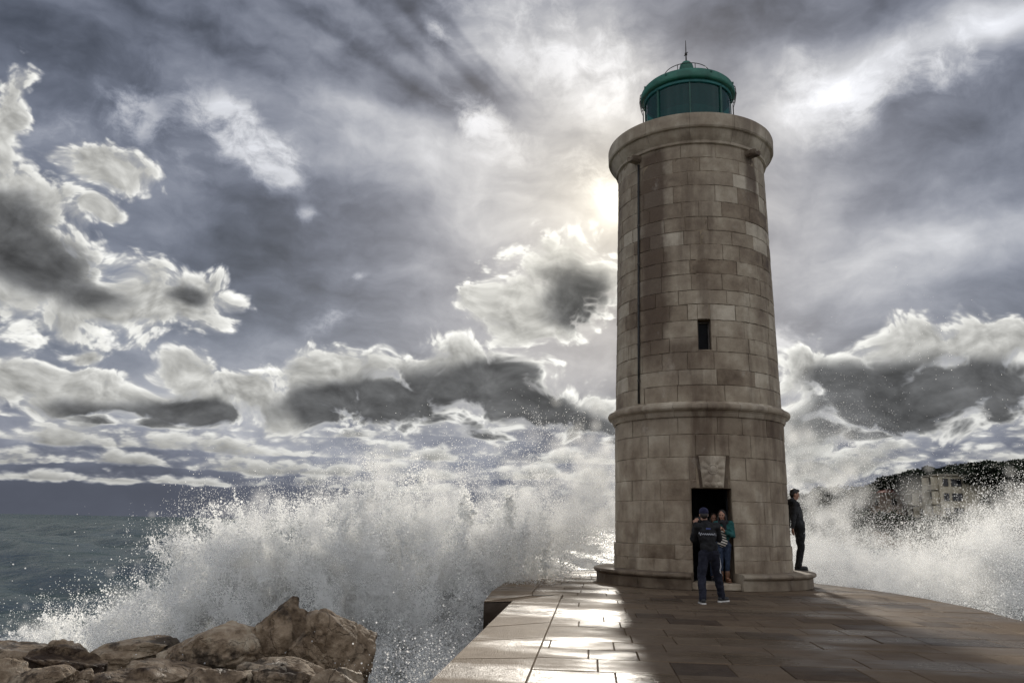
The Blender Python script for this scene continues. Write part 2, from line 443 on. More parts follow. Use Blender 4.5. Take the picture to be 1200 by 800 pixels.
# ------------------------------------------------------------------ stone of the lighthouse
def stone_material(name, base=1.0, streaks=True):
    m, N, b = material(name)
    at = N.new('ShaderNodeAttribute', attribute_name='tone').outputs['Fac']
    tc = N.new('ShaderNodeTexCoord').outputs['Object']
    x, y, z = N.sep(tc)
    big = N.noise(tc, 0.55, 5, 0.6, dim='3D')
    mid = N.noise(tc, 2.3, 6, 0.62, dim='3D')
    grain = N.noise(tc, 38.0, 4, 0.65, dim='3D')
    t = N.mad(N.sub(mid, 0.5), 1.05, at)
    t = N.mad(N.sub(big, 0.5), 0.95, t)
    col = N.ramp(t, [(0.08, (0.098, 0.066, 0.041)), (0.34, (0.232, 0.178, 0.124)), (0.60, (0.365, 0.302, 0.223)), (0.92, (0.56, 0.49, 0.385))])
    if streaks:
        st = N.noise(N.v('MULTIPLY', tc, (1.7, 1.7, 0.22)), 1.0, 6, 0.62, dim='3D')
        sm = N.mr(st, 0.47, 0.66)
        thd = N.mul(N.m('ARCTAN2', x, N.mul(y, -1.0)), 180 / math.pi)
        # rain stain running down beside the pipe and under the right spout
        def band(c, w, z0, z1, jit):
            tt = N.mad(N.sub(N.noise(tc, 1.1, 4, 0.6, dim='3D'), 0.5), jit, thd)
            k = N.mr(N.m('ABSOLUTE', N.sub(tt, c)), w * 0.35, w, 1.0, 0.0)
            return N.mul(k, N.mul(N.mr(z, z0, z0 + 1.5), N.mr(z, z1, z1 + 0.3, 1.0, 0.0)))
        s2 = N.add(band(-28.0, 15.0, 4.4, 10.2, 20.0), N.mul(band(51.0, 9.0, 8.2, 10.1, 14.0), 0.9))
        s2 = N.add(s2, N.mul(band(-7.0, 14.0, 3.9, 5.3, 25.0), 0.8))
        s2 = N.add(s2, N.mul(band(-2.0, 75.0, 2.7, 3.75, 30.0), 0.6))
        sm = N.m('MINIMUM', N.add(N.mul(sm, 0.62), s2), 1.0)
        col = N.mix(N.mul(sm, 0.85), col, (0.088, 0.056, 0.036, 1))
        # pale lime bloom
        lb = N.mr(N.noise(N.v('ADD', tc, (4.0, 9.0, 2.0)), 1.6, 7, 0.68, dim='3D'), 0.60, 0.72)
        col = N.mix(N.mul(lb, 0.32), col, (0.52, 0.47, 0.40, 1))
    col = N.mix(N.mr(grain, 0.35, 0.75, 0.0, 0.25), col, N.vscale(col, 0.66))
    if base != 1.0: col = N.vscale(col, base)
    N.put(b.inputs['Base Color'], col)
    N.put(b.inputs['Roughness'], N.mr(mid, 0.3, 0.7, 0.62, 0.9))
    b.inputs['Specular IOR Level'].default_value = 0.35
    h = N.add(N.mul(grain, 0.22), N.noise(tc, 9.0, 6, 0.7, dim='3D'))
    N.put(b.inputs['Normal'], N.bump(h, 0.55, 0.018))
    return m
M_STONE = stone_material('pale_stone')
M_STONE_DARK = stone_material('damp_stone', 0.80)
M_MORTAR = plain('mortar', (0.22, 0.17, 0.115), 0.95, var=0.4, scale=3)
M_GREEN = plain('green_paint', (0.017, 0.135, 0.090), 0.5, var=0.3, scale=2.5)
M_GREEN_D = plain('dark_green_paint', (0.012, 0.080, 0.058), 0.5, var=0.3, scale=2.5)
M_IRON = plain('rusted_iron', (0.035, 0.027, 0.022), 0.6, var=0.4, scale=9)
M_BLACKPIPE = plain('black_pipe', (0.012, 0.011, 0.010), 0.55)
M_DARK = plain('unlit_black', (0.006, 0.007, 0.010), 0.7)  # gloom of the unlit doorway room, put into the colour

TA = 13.02
TC = (4.627, 20.012)
lh = thing('lighthouse', 'round stone lighthouse with green lantern on a wet stone pier', 'lighthouse', (TC[0], TC[1], 0.0), -R_(TA))
rng = random.Random(7)

def cyl(th, r, z):
    t = R_(th)
    return (r * math.sin(t), -r * math.cos(t), z)
def wall_r(z):
    if z < 0.90: return 2.070
    if z < 3.72: return 2.040 - 0.006 * (z - 0.9)
    return 2.000 - 0.0195 * (z - 4.0)
DOOR = (-4.9, 19.5, 0.0, 2.13)
WIN = (2.3, 10.8, 5.24, 5.96)
KEY = (-1.6, 19.2, 2.13, 2.84)

def cut(rects, hole):
    out = []
    h0, h1, hz0, hz1 = hole
    for (a, b, c, d) in rects:
        if b <= h0 or a >= h1 or d <= hz0 or c >= hz1: out.append((a, b, c, d)); continue
        if a < h0: out.append((a, h0, c, d))
        if b > h1: out.append((h1, b, c, d))
        aa, bb = max(a, h0), min(b, h1)
        if c < hz0: out.append((aa, bb, c, hz0))
        if d > hz1: out.append((aa, bb, hz1, d))
    return [q for q in out if q[1] - q[0] > 0.25 and q[3] - q[2] > 0.02]

wall = MB()
def block(a, b, z0, z1, tone):
    dz = 0.0025 + rng.random() * 0.003; da = math.degrees(dz / 2.0)
    pr = rng.gauss(0.0, 0.0035)
    n = max(2, int((b - a) / 3.0) + 1)
    a += da; b -= da; z0 += dz; z1 -= dz
    ch = 0.006 + rng.random() * 0.008
    cha = math.degrees(ch / 2.0)
    wall.t = tone; wall.mat = 0
    zs = [z0, z0 + ch] + [z0 + (z1 - z0) * k / 3 for k in (1, 2)] + [z1 - ch, z1]
    as_ = [a, a + cha] + [a + (b - a) * k / n for k in range(1, n)] + [b - cha, b]
    j = [[(rng.gauss(0, .0035), rng.gauss(0, .0025)) for _ in as_] for _ in zs]
    rows = []
    for i, zz in enumerate(zs):
        row = []
        for k, aa in enumerate(as_):
            edge = i in (0, len(zs) - 1) or k in (0, len(as_) - 1)
            inner = i in (1, len(zs) - 2) or k in (1, len(as_) - 2)
            rr = wall_r(zz if z0 > 0.90 or zz < 0.9 else 0.89) + pr + (-0.009 if edge else (-0.002 if inner else 0.0)) + j[i][k][1]
            row.append(cyl(aa, rr, zz + (j[i][k][0] if inner or edge else 0)))
        rows.append(row)
    wall.grid(rows)
courses = []
z = 0.30
for hgt in (0.30, 0.30, 0.475, 0.475, 0.455, 0.50, 0.50, 0.425):
    courses.append((z, z + hgt)); z += hgt
zb = z
z = 4.05
n_c = 17
hs = [rng.uniform(0.31, 0.41) for _ in range(n_c)]
sc = (10.42 - z) / sum(hs)
for q in hs:
    courses.append((z, z + q * sc)); z += q * sc
for ci, (c0, c1) in enumerate(courses):
    a = rng.uniform(0, 25) - 180
    end = a + 360
    low = c1 < 3.9
    pale_row = (not low) and ci in (18, 19)
    while a < end - 1e-6:
        L = rng.uniform(15, 38) if low else rng.choice([rng.uniform(11, 17), rng.uniform(17, 27), rng.uniform(22, 34)])
        b = min(end, a + L)
        if end - b < 8: b = end
        tone = min(0.95, max(0.08, rng.gauss(0.50, 0.035 if low else 0.05)))
        if rng.random() < 0.06: tone = rng.uniform(0.66, 0.80)
        if rng.random() < 0.07: tone = rng.uniform(0.26, 0.36)
        if pale_row and rng.random() < 0.30: tone = rng.uniform(0.72, 0.88)
        rects = [(a, b, c0, c1)]
        for h in (DOOR, WIN, KEY): 
            nr = []
            for q in rects:
                for sh in (0,):
                    nr += cut([q], h)
            rects = nr
        for q in rects: block(*q, tone)
        a = b
# mortar bed behind the blocks, with the same openings
wall.mat = 1; wall.t = 0.3
bed = cut(cut([(-180, 180, 0.0, 0.9), (-180, 180, 0.9, 3.80), (-180, 180, 3.80, 10.5)], DOOR), WIN)
for (a, b, c, d) in bed:
    n = max(1, int((b - a) / 4) + 1)
    e = 0.0 if c != 3.80 else 0.004
    wall.grid([[cyl(a + (b - a) * k / n, wall_r((zz - 1e-4) if zz == d else zz + 1e-4) - 0.0085 + (0 if (c != 3.80 or zz > 4) else -0.03), zz) for k in range(n + 1)] for zz in (c, d)])
# reveals of door and window
def reveal(hole, depth, z0, m):
    a, b, _, z1 = hole
    wall.mat = m; wall.t = 0.35
    ax = (a + b) / 2
    nrm = Vector(cyl(ax, 1, 0))
    for th, s in ((a, 1), (b, -1)):
        p = Vector(cyl(th, wall_r(z0 + 0.5) - 0.004, 0)); q = p - nrm * depth
        quad = [(p.x, p.y, z0), (q.x, q.y, z0), (q.x, q.y, z1), (p.x, p.y, z1)]
        wall.quad(*(quad if s > 0 else quad[::-1]))
    pa = Vector(cyl(a, wall_r(z1) - 0.004, 0)); pb = Vector(cyl(b, wall_r(z1) - 0.004, 0))
    for zz, fl in ((z1, 0), (z0, 1)):
        # follow the curve of the wall so the lintel closes against it
        front = [Vector(cyl(a + (b - a) * k / 8, wall_r(z1) - 0.004, zz)) for k in range(9)]
        back = [Vector((pa.x + (pb.x - pa.x) * k / 8, pa.y + (pb.y - pa.y) * k / 8, zz)) - nrm * depth for k in range(9)]
        wall.grid([front, back], flip=bool(fl))
reveal(DOOR, 0.62, 0.0, 0)
reveal(WIN, 0.42, 5.24, 0)
wall_o = wall.build('tower_wall', [M_STONE, M_MORTAR], lh)

# room behind the doorway, its darkness put into near-black walls
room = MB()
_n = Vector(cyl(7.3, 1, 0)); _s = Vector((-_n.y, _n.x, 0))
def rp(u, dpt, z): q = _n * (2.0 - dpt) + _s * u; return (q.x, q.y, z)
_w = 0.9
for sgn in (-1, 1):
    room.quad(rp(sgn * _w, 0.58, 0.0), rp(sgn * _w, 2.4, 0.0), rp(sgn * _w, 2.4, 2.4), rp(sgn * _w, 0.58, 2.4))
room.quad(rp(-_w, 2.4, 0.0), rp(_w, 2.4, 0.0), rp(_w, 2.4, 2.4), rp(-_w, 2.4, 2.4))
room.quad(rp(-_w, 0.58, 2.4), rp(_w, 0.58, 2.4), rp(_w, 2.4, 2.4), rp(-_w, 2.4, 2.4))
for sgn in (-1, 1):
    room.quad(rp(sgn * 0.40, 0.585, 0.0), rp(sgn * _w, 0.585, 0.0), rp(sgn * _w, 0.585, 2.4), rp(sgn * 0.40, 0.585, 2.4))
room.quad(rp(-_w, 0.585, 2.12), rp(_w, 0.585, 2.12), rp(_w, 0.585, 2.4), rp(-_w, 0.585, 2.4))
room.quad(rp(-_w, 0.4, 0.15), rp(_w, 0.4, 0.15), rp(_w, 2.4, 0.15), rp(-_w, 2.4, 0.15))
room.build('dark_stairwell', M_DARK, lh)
# door leaf swung open against the left side of the doorway
dl = MB()
dl.box((0, 0, 0), (0.05, 0.78, 1.92), None, 0.006)
for zz in (-0.55, 0.0, 0.55): dl.box((0.03, 0, zz), (0.012, 0.70, 0.05), None, 0.003)
leaf = dl.build('door', plain('dark_blue_door', (0.010, 0.012, 0.020), 0.5), lh)
_p = _n * (2.0 - 1.02) - _s * 0.46
leaf.location = (_p.x, _p.y, 1.15); leaf.rotation_euler = (0, 0, math.atan2(_n.y, _n.x) + math.pi / 2 + R_(4))
hb = MB(); hb.tube([(0.03, -0.3, 0), (0.08, -0.3, 0), (0.08, -0.20, 0)], 0.011)
hb.build('handle', M_IRON, leaf)

# window frame, set deep
wf = MB()
_nw = Vector(cyl(6.55, 1, 0)); _sw = Vector((-_nw.y, _nw.x, 0))
def wbox(mb, u, dpt, z, su, sd, sz):
    q = _nw * (1.955 - dpt) + _sw * u
    mb.box((q.x, q.y, z), (sd, su, sz), Matrix.Rotation(math.atan2(_nw.y, _nw.x), 3, 'Z'), 0.004)
for u in (-0.125, 0.125): wbox(wf, u, 0.24, 5.60, 0.035, 0.05, 0.70)
for zz in (5.27, 5.92): wbox(wf, 0, 0.24, zz, 0.24, 0.05, 0.035)
win = wf.build('window', plain('grey_window_frame', (0.10, 0.085, 0.07), 0.6), lh)
gp_ = MB(); wbox(gp_, 0, 0.27, 5.60, 0.24, 0.012, 0.66)
gp_.build('pane', plain('dark_glass', (0.002, 0.002, 0.003), 0.35, spec=0.1), win)

# string course, moulded and cut into stones
def ring_stones(name, prof, n_st, mat, gap=0.20, seg=6, off=0.0):
    mb = MB()
    for k in range(n_st):
        a0 = off + 360.0 / n_st * k
        mb.t = min(0.9, max(0.1, rng.gauss(0.60, 0.07)))
        dr = rng.gauss(0, 0.003)
        mb.lathe([(r + dr, z) for r, z in prof], seg, a0 + gap / 2, a0 + 360.0 / n_st - gap / 2)
    mb.t = 0.15
    mb.lathe([(r - 0.03, z) for r, z in prof], 72)
    return smooth_angle(mb.build(name, mat, lh), 28)
ring_stones('string_course', [(1.9, 3.70), (2.055, 3.70), (2.075, 3.735), (2.085, 3.80), (2.115, 3.835), (2.165, 3.85), (2.19, 3.885), (2.195, 3.925), (2.18, 3.965), (2.14, 3.985), (2.09, 4.0), (2.06, 4.045), (1.9, 4.06)], 18, M_STONE, 0.22, 5, 6)
ring_stones('cornice', [(1.70, 10.36), (1.885, 10.36), (1.93, 10.38), (1.935, 10.44), (1.955, 10.47), (1.985, 10.52), (2.025, 10.60), (2.045, 10.66), (2.06, 10.70), (2.115, 10.715), (2.135, 10.75), (2.14, 11.03), (2.125, 11.075), (2.09, 11.095), (1.70, 11.11)], 12, M_STONE, 0.16, 8, 1)

# bench round the foot, with a gap at the door, its nosing rounded
def bench(a0, a1, n):
    mb = MB()
    prof = [(1.95, 0.005), (2.495, 0.005), (2.495, 0.215), (2.515, 0.228), (2.545, 0.24), (2.567, 0.268), (2.567, 0.292), (2.548, 0.322), (2.51, 0.335), (1.95, 0.345)]
    st = (a1 - a0) / n
    for k in range(n):
        mb.t = min(0.8, max(0.15, rng.gauss(0.42, 0.1)))
        mb.lathe(prof, max(3, int(st / 4)), a0 + st * k + (0.12 if k else 0), a0 + st * (k + 1) - (0.12 if k < n - 1 else 0))
    return smooth_angle(mb.build('bench', M_STONE_DARK, lh), 30)
bench(19.6, 187.0, 6)
bench(187.4, 355.0, 6)
# threshold and step in the gap
sb = MB(); sb.t = 0.55
sb.lathe([(1.4, 0.004), (2.36, 0.004), (2.38, 0.02), (2.38, 0.125), (2.36, 0.142), (1.4, 0.15)], 8, -4.85, 19.45)
smooth_angle(sb.build('door_step', M_STONE, lh), 30)

# keystone with carved flower and the plain voussoirs beside it
def key_pt(u, v, dr):
    # u -1..1 across, v 0..1 up
    zz = 2.14 + 0.69 * v
    hw = 6.3 + 2.0 * v
    return cyl(8.5 + u * hw, wall_r(zz) + dr, zz)
def flower(u, v):
    x = u * (0.225 + 0.07 * v); y = (v - 0.57) * 0.69
    r = math.hypot(x, y); a = math.atan2(y, x)
    h = 0.0
    if r < 0.085: h = 0.030 * math.sqrt(max(0, 1 - (r / 0.085) ** 2)) + 0.012
    if abs(r - 0.10) < 0.014: h = max(h, 0.026)
    if 0.11 < r < 0.30 and y > -0.26:
        pet = abs(math.sin(a * 4 + 0.0))
        fall = 1 - ((r - 0.19) / 0.11) ** 2
        h = max(h, 0.034 * max(0, pet - 0.25) * max(0, fall))
    for cx in (-0.14, 0, 0.14):
        q = ((x - cx) / 0.062) ** 2 + ((y + 0.325) / 0.05) ** 2
        if q < 1: h = max(h, 0.03 * math.sqrt(1 - q))
    return h
kb = MB(); kb.t = 0.70
G = 72
rows = []
for i in range(G + 1):
    v = i / G; row = []
    for j in range(G + 1):
        u = -1 + 2 * j / G
        e = min(1 - abs(u), v * 1.5, (1 - v) * 1.5)
        row.append(key_pt(u, v, 0.018 + min(0.012, e * 0.25) + (flower(u, v) if e > 0.02 else 0)))
    rows.append(row)
kb.grid(rows)
for u in (-1, 1):
    kb.grid([[key_pt(u, i / 8, 0.018) for i in range(9)], [key_pt(u, i / 8, -0.05) for i in range(9)]], flip=(u < 0))
for v in (0, 1):
    kb.grid([[key_pt(-1 + i / 4, v, 0.018) for i in range(9)], [key_pt(-1 + i / 4, v, -0.05) for i in range(9)]], flip=(v > 0))
tag(kb.build('keystone', M_STONE, lh, smooth=True), 'pale keystone carved with an eight petal flower')
for sgn in (-1, 1):
    vb_ = MB(); vb_.t = 0.10 if sgn < 0 else 0.16
    def vp(u, v, dr):
        zz = 2.14 + 0.69 * v
        inner = 6.45 + 2.0 * v
        outer = min(inner + (1.6 if sgn < 0 else 2.5), 10.0 if sgn < 0 else 10.6)
        return cyl(8.5 + sgn * (inner + (outer - inner) * u), wall_r(zz) + dr, zz)
    vb_.grid([[vp(i / 4, j / 6, -0.002) for i in range(5)] for j in range(7)], flip=(sgn < 0))
    vb_.build('voussoir', M_STONE_DARK, lh)

# drain pipe with brackets
pm = MB(); pm.tube([cyl(-40.5, wall_r(z_) + 0.035, z_) for z_ in (4.08, 5.5, 7.0, 8.5, 9.6, 10.12)], 0.026, 8)
pipe = pm.build('drain_pipe', M_BLACKPIPE, lh, smooth=True)
for z_ in (4.62, 5.5, 6.5, 7.5, 8.5, 9.4):
    bm_ = MB()
    bm_.tube([cyl(-40.5, wall_r(z_) + 0.035, z_ - 0.02), cyl(-40.5, wall_r(z_) + 0.035, z_ + 0.02)], 0.036, 8)
    bm_.tube([cyl(-40.5, wall_r(z_) - 0.02, z_), cyl(-40.5, wall_r(z_) + 0.03, z_)], 0.012, 6)
    bm_.build('bracket', M_IRON, pipe)

# two stone rain spouts under the cornice
for th in (-42.0, 49.5):
    sp = MB(); sp.t = 0.35
    nrm = Vector(cyl(th, 1, 0)); sd_ = Vector((-nrm.y, nrm.x, 0))
    def spp(o, s, z_): q = nrm * o + sd_ * s; return (q.x, q.y, z_)
    outl = [(-0.13, 10.235), (-0.13, 10.33), (-0.085, 10.345), (-0.06, 10.285), (0.06, 10.285), (0.085, 10.345), (0.13, 10.33), (0.13, 10.235), (0.09, 10.19), (-0.09, 10.19)]
    for k, o in enumerate((1.80, 2.02, 2.14, 2.16)):
        pass
    rows = [[spp(o, s * q, 10.26 + (z_ - 10.26) * q - dr) for s, z_ in outl] for o, q, dr in ((1.80, 1.0, 0), (2.03, 1.0, 0.01), (2.14, 0.92, 0.02), (2.16, 0.8, 0.025))]
    idx = sp.grid(rows, closed_u=True)
    sp.face(*idx[-1]); sp.face(*idx[0][::-1])
    smooth_angle(sp.build('rain_spout', M_STONE_DARK, lh), 40)

# lantern
lan = MB()
lan.lathe([(0.95, 11.09), (1.15, 11.09), (1.17, 11.12), (1.17, 11.30), (1.15, 11.33), (0.95, 11.33)], 64)
lantern = smooth_angle(lan.build('lantern', M_GREEN, lh), 30)
rf = MB()
rf.lathe([(0.9, 12.535), (1.13, 12.535), (1.22, 12.545), (1.245, 12.57), (1.254, 12.60), (1.256, 12.64), (1.245, 12.72), (1.21, 12.79), (1.15, 12.85), (0.9, 12.97), (0.55, 13.15), (0.24, 13.36), (0.2, 13.40), (0.195, 13.46), (0.19, 13.54), (0.165, 13.63), (0.11, 13.70), (0.05, 13.735), (0.0, 13.74)], 72)
smooth_angle(rf.build('roof', M_GREEN, lantern), 50)
mg, Ng, bg_ = material('green_tinted_glass')
tcg = Ng.new('ShaderNodeTexCoord').outputs['Object']
gx, gy, gz = Ng.sep(tcg)
Ng.put(bg_.inputs['Base Color'], (0.008, 0.075, 0.072, 1))
bg_.inputs['Roughness'].default_value = 0.12
tr = Ng.new('ShaderNodeBsdfTransparent'); tr.inputs[0].default_value = (0.18, 0.50, 0.48, 1)
mx = Ng.new('ShaderNodeMixShader'); mx.inputs[0].default_value = 0.58
Ng.l.new(tr.outputs[0], mx.inputs[1]); Ng.l.new(bg_.outputs[0], mx.inputs[2])
Ng.l.new(mx.outputs[0], [n for n in Ng.n if n.type == 'OUTPUT_MATERIAL'][0].inputs[0])
posts = [3.5 + 45 * k for k in range(8)]
for k, a in enumerate(posts):
    g_ = MB(); g_.lathe([(1.105, 11.33), (1.115, 11.33), (1.115, 12.535), (1.105, 12.535)], 10, a + 0.4, a + 44.6)
    g_.build('glazing', mg, lantern, smooth=False)
    p_ = MB()
    w_ = 1.6 if k % 2 == 0 else 3.2
    p_.lathe([(1.08, 11.325), (1.145, 11.325), (1.145, 12.533), (1.08, 12.533)], 2, a - w_ / 2, a + w_ / 2)
    p_.build('mullion', M_GREEN_D, lantern)
tb = MB()
tb.lathe([(1.085, 12.46), (1.15, 12.46), (1.16, 12.475), (1.16, 12.534), (1.085, 12.534)], 64)
tb.lathe([(0.6, 11.34), (0.98, 11.34), (0.98, 11.93), (0.6, 11.93)], 48)
smooth_angle(tb.build('blind', plain('teal_blind', (0.02, 0.16, 0.15), 0.5), lantern), 30)
lens = MB()
lens.lathe([(0.10, 11.9), (0.32, 11.95), (0.40, 12.1), (0.40, 12.2), (0.32, 12.32), (0.10, 12.38)], 32)
lens.build('lens', plain('lens_glass', (0.12, 0.16, 0.15), 0.1), lantern, smooth=True)
rod = MB()
rod.tube([(0, 0, 13.72), (0, 0, 13.98), (0, 0, 14.38)], [0.020, 0.016, 0.008], 8)
rod.tube([(0, 0, 13.93), (0, 0, 14.0)], 0.034, 8)
rod.tube([(-0.05, 0, 13.91), (0.05, 0, 14.02)], 0.010, 6)
rod.build('lightning_rod', M_IRON, lantern, smooth=True)
hr = MB()
hr.tube([(0.60 * math.sin(2 * math.pi * k / 40), -0.60 * math.cos(2 * math.pi * k / 40), 13.33) for k in range(41)], 0.011, 6)
for k in range(8):
    t = 2 * math.pi * (k + 0.5) / 8
    hr.tube([(0.60 * math.sin(t), -0.60 * math.cos(t), 13.10), (0.60 * math.sin(t), -0.60 * math.cos(t), 13.33)], 0.010, 6)
hr.build('handrail', M_IRON, lantern, smooth=True)
for th in (-88, -80, 80, 87):
    lb_ = MB()
    prof_ = [(1.20, 12.78), (1.265, 12.72), (1.28, 12.6), (1.24, 12.35), (1.19, 12.2), (1.19, 11.9), (1.21, 11.6), (1.20, 11.3), (1.17, 11.1)]
    lb_.tube([cyl(th, r, z_) for r, z_ in prof_], 0.011, 6)
    for z_, r in ((12.35, 1.24), (11.7, 1.20)): lb_.tube([cyl(th, 1.1, z_), cyl(th, r, z_)], 0.009, 6)
    lb_.build('grab_rail', M_IRON, lantern, smooth=True)
for th in (-62, -25, 30, 72):
    hk = MB(); hk.box(cyl(th, 1.245, 12.74), (0.04, 0.04, 0.05), None, 0.005)
    hk.build('roof_hook', M_GREEN_D, lantern)


# ------------------------------------------------------------------ value noise for numpy shapes
class Lattice:
    def __init__(self, seed, n=32):
        self.n = n
        self.g = np.random.RandomState(seed).rand(n, n, n).astype(np.float32)
    def __call__(self, p):
        n = self.n
        f = np.floor(p).astype(np.int64); t = (p - f).astype(np.float32)
        t = t * t * (3 - 2 * t)
        i0 = f % n; i1 = (f + 1) % n
        g = self.g
        x0, y0, z0 = i0[:, 0], i0[:, 1], i0[:, 2]; x1, y1, z1 = i1[:, 0], i1[:, 1], i1[:, 2]
        tx, ty, tz = t[:, 0], t[:, 1], t[:, 2]
        c00 = g[x0, y0, z0] * (1 - tx) + g[x1, y0, z0] * tx
        c10 = g[x0, y1, z0] * (1 - tx) + g[x1, y1, z0] * tx
        c01 = g[x0, y0, z1] * (1 - tx) + g[x1, y0, z1] * tx
        c11 = g[x0, y1, z1] * (1 - tx) + g[x1, y1, z1] * tx
        return (c00 * (1 - ty) + c10 * ty) * (1 - tz) + (c01 * (1 - ty) + c11 * ty) * tz
def fbm(lat, p, oct=5, gain=0.5, lac=2.03):
    s = np.zeros(len(p), np.float32); a = 1.0; tot = 0.0
    q = np.array(p, np.float64)
    for _ in range(oct):
        s += a * lat(q); tot += a; a *= gain; q = q * lac + 7.31
    return s / tot

# ------------------------------------------------------------------ pier
PIER = [(-2.05, -7.0), (-0.644, 7.103), (0.103, 14.603), (-0.389, 14.341), (-0.30, 16.5), (-0.08, 18.7), (0.263, 20.783), (0.60, 22.0), (1.15, 23.2), (2.30, 24.3),
        (4.2, 24.75), (5.9, 23.9), (7.05, 22.2), (7.60, 20.75), (7.98, 19.5), (8.22, 18.2), (8.28, 16.9), (8.2, 15.0), (7.86, 12.908), (7.4, 10.0), (7.0, 7.0), (5.6, -7.0)]
def poly_area(p): return 0.5 * sum(p[i][0] * p[(i + 1) % len(p)][1] - p[(i + 1) % len(p)][0] * p[i][1] for i in range(len(p)))
def clip_half(poly, n, d):
    out = []
    for i in range(len(poly)):
        a, b = poly[i], poly[(i + 1) % len(poly)]
        da = a[0] * n[0] + a[1] * n[1] - d; db = b[0] * n[0] + b[1] * n[1] - d
        if da <= 0: out.append(a)
        if (da < 0 < db) or (db < 0 < da):
            t = da / (da - db); out.append((a[0] + (b[0] - a[0]) * t, a[1] + (b[1] - a[1]) * t))
    return out
def offset_poly(p, dist):
    n = len(p); out = []
    for i in range(n):
        a, b, c = Vector(p[i - 1]), Vector(p[i]), Vector(p[(i + 1) % n])
        e1 = (b - a).normalized(); e2 = (c - b).normalized()
        n1 = Vector((e1.y, -e1.x)); n2 = Vector((e2.y, -e2.x))
        bis = (n1 + n2); bis.normalize()
        k = dist / max(0.45, bis.dot(n1))
        out.append((b.x + bis.x * k, b.y + bis.y * k))
    return out
PIER = PIER[::-1] if poly_area(PIER) > 0 else PIER      # clockwise: right normals point in
AX = Vector((0.0996, 1.0)).normalized(); AY = Vector((AX.y, -AX.x))

def wet_stone(name, joint=False):
    m, N, b = material(name)
    tc = N.new('ShaderNodeTexCoord').outputs['Object']
    at = N.new('ShaderNodeAttribute', attribute_name='tone').outputs['Fac']
    big = N.noise(tc, 0.42, 5, 0.6, dim='3D')
    mid = N.noise(tc, 3.1, 6, 0.65, dim='3D')
    grain = N.noise(tc, 60.0, 3, 0.6, dim='3D')
    t = N.mad(N.sub(mid, 0.5), 0.7, at)
    t = N.mad(N.sub(big, 0.5), 0.4, t)
    col = N.ramp(t, [(0.05, (0.066, 0.043, 0.027)), (0.45, (0.150, 0.105, 0.066)), (0.8, (0.205, 0.150, 0.097)), (1.0, (0.27, 0.205, 0.140))])
    col = N.mix(N.mr(grain, 0.35, 0.75, 0.0, 0.4), col, N.vscale(col, 0.55))
    # standing water: low spots, drawn out across the pier
    nd = N.new('ShaderNodeVectorRotate', rotation_type='Z_AXIS'); N.put(nd.inputs[0], tc); nd.inputs['Angle'].default_value = R_(6)
    pc = N.v('MULTIPLY', nd.outputs[0], (0.55, 1.0, 1.0))
    pud = N.noise(N.v('ADD', pc, (3.3, 1.2, 0.0)), 0.62, 6, 0.58, dim='3D')
    wet = N.mr(pud, 0.42, 0.62)
    geo = N.new('ShaderNodeNewGeometry')
    wet = N.mul(wet, N.mr(N.sep(geo.outputs['True Normal'])[2], 0.97, 0.995))
    if joint: wet = N.mul(wet, 0.0)
    col = N.mix(wet, col, N.vscale(col, 0.70))
    rip = N.noise(N.v('MULTIPLY', nd.outputs[0], (3.2, 6.5, 1.0)), 1.0, 4, 0.55, 0.4, dim='3D')
    hr_ = N.add(N.mul(mid, 0.8), N.mul(grain, 0.55))
    fine = N.noise(N.v('MULTIPLY', nd.outputs[0], (9.0, 24.0, 1.0)), 1.0, 3, 0.6, 0.3, dim='3D')
    nrm = N.bump(N.mixf(wet, hr_, N.add(N.mul(rip, 0.75), N.mul(fine, 0.22))), 0.85, 0.028)
    # rough stone with a film of water over it: dull where it drains, glossy where it lies
    dif = N.new('ShaderNodeBsdfDiffuse'); N.put(dif.inputs[0], col); N.put(dif.inputs['Normal'], nrm)
    glo = N.new('ShaderNodeBsdfGlossy'); N.put(glo.inputs['Roughness'], N.mixf(wet, 0.44, 0.26)); N.put(glo.inputs['Normal'], nrm)
    lw = N.new('ShaderNodeLayerWeight'); lw.inputs[0].default_value = 0.35
    mx = N.new('ShaderNodeMixShader')
    N.put(mx.inputs[0], N.mul(N.mr(lw.outputs['Facing'], 0.3, 1.0, 0.25, 1.0), 0.03 if joint else N.mixf(wet, 0.07, 0.27)))
    N.l.new(dif.outputs[0], mx.inputs[1]); N.l.new(glo.outputs[0], mx.inputs[2])
    N.l.new(mx.outputs[0], [n for n in N.n if n.type == 'OUTPUT_MATERIAL'][0].inputs[0])
    N.n.remove(b)
    return m
M_PAVE = wet_stone('wet_paving')
M_JOINT = wet_stone('wet_joint', True)
def wet_wall():
    m, N, b = material('wet_masonry')
    tc = N.new('ShaderNodeTexCoord').outputs['Object']
    n = N.noise(tc, 1.7, 6, 0.62, dim='3D')
    N.put(b.inputs['Base Color'], N.ramp(n, [(0.3, (0.030, 0.021, 0.014)), (0.7, (0.095, 0.068, 0.046))]))
    N.put(b.inputs['Roughness'], N.mr(n, 0.3, 0.7, 0.3, 0.6))
    N.put(b.inputs['Normal'], N.bump(N.noise(tc, 7, 5, 0.65, dim='3D'), 0.5, 0.03))
    return m

rng = random.Random(11)
pier = MB()
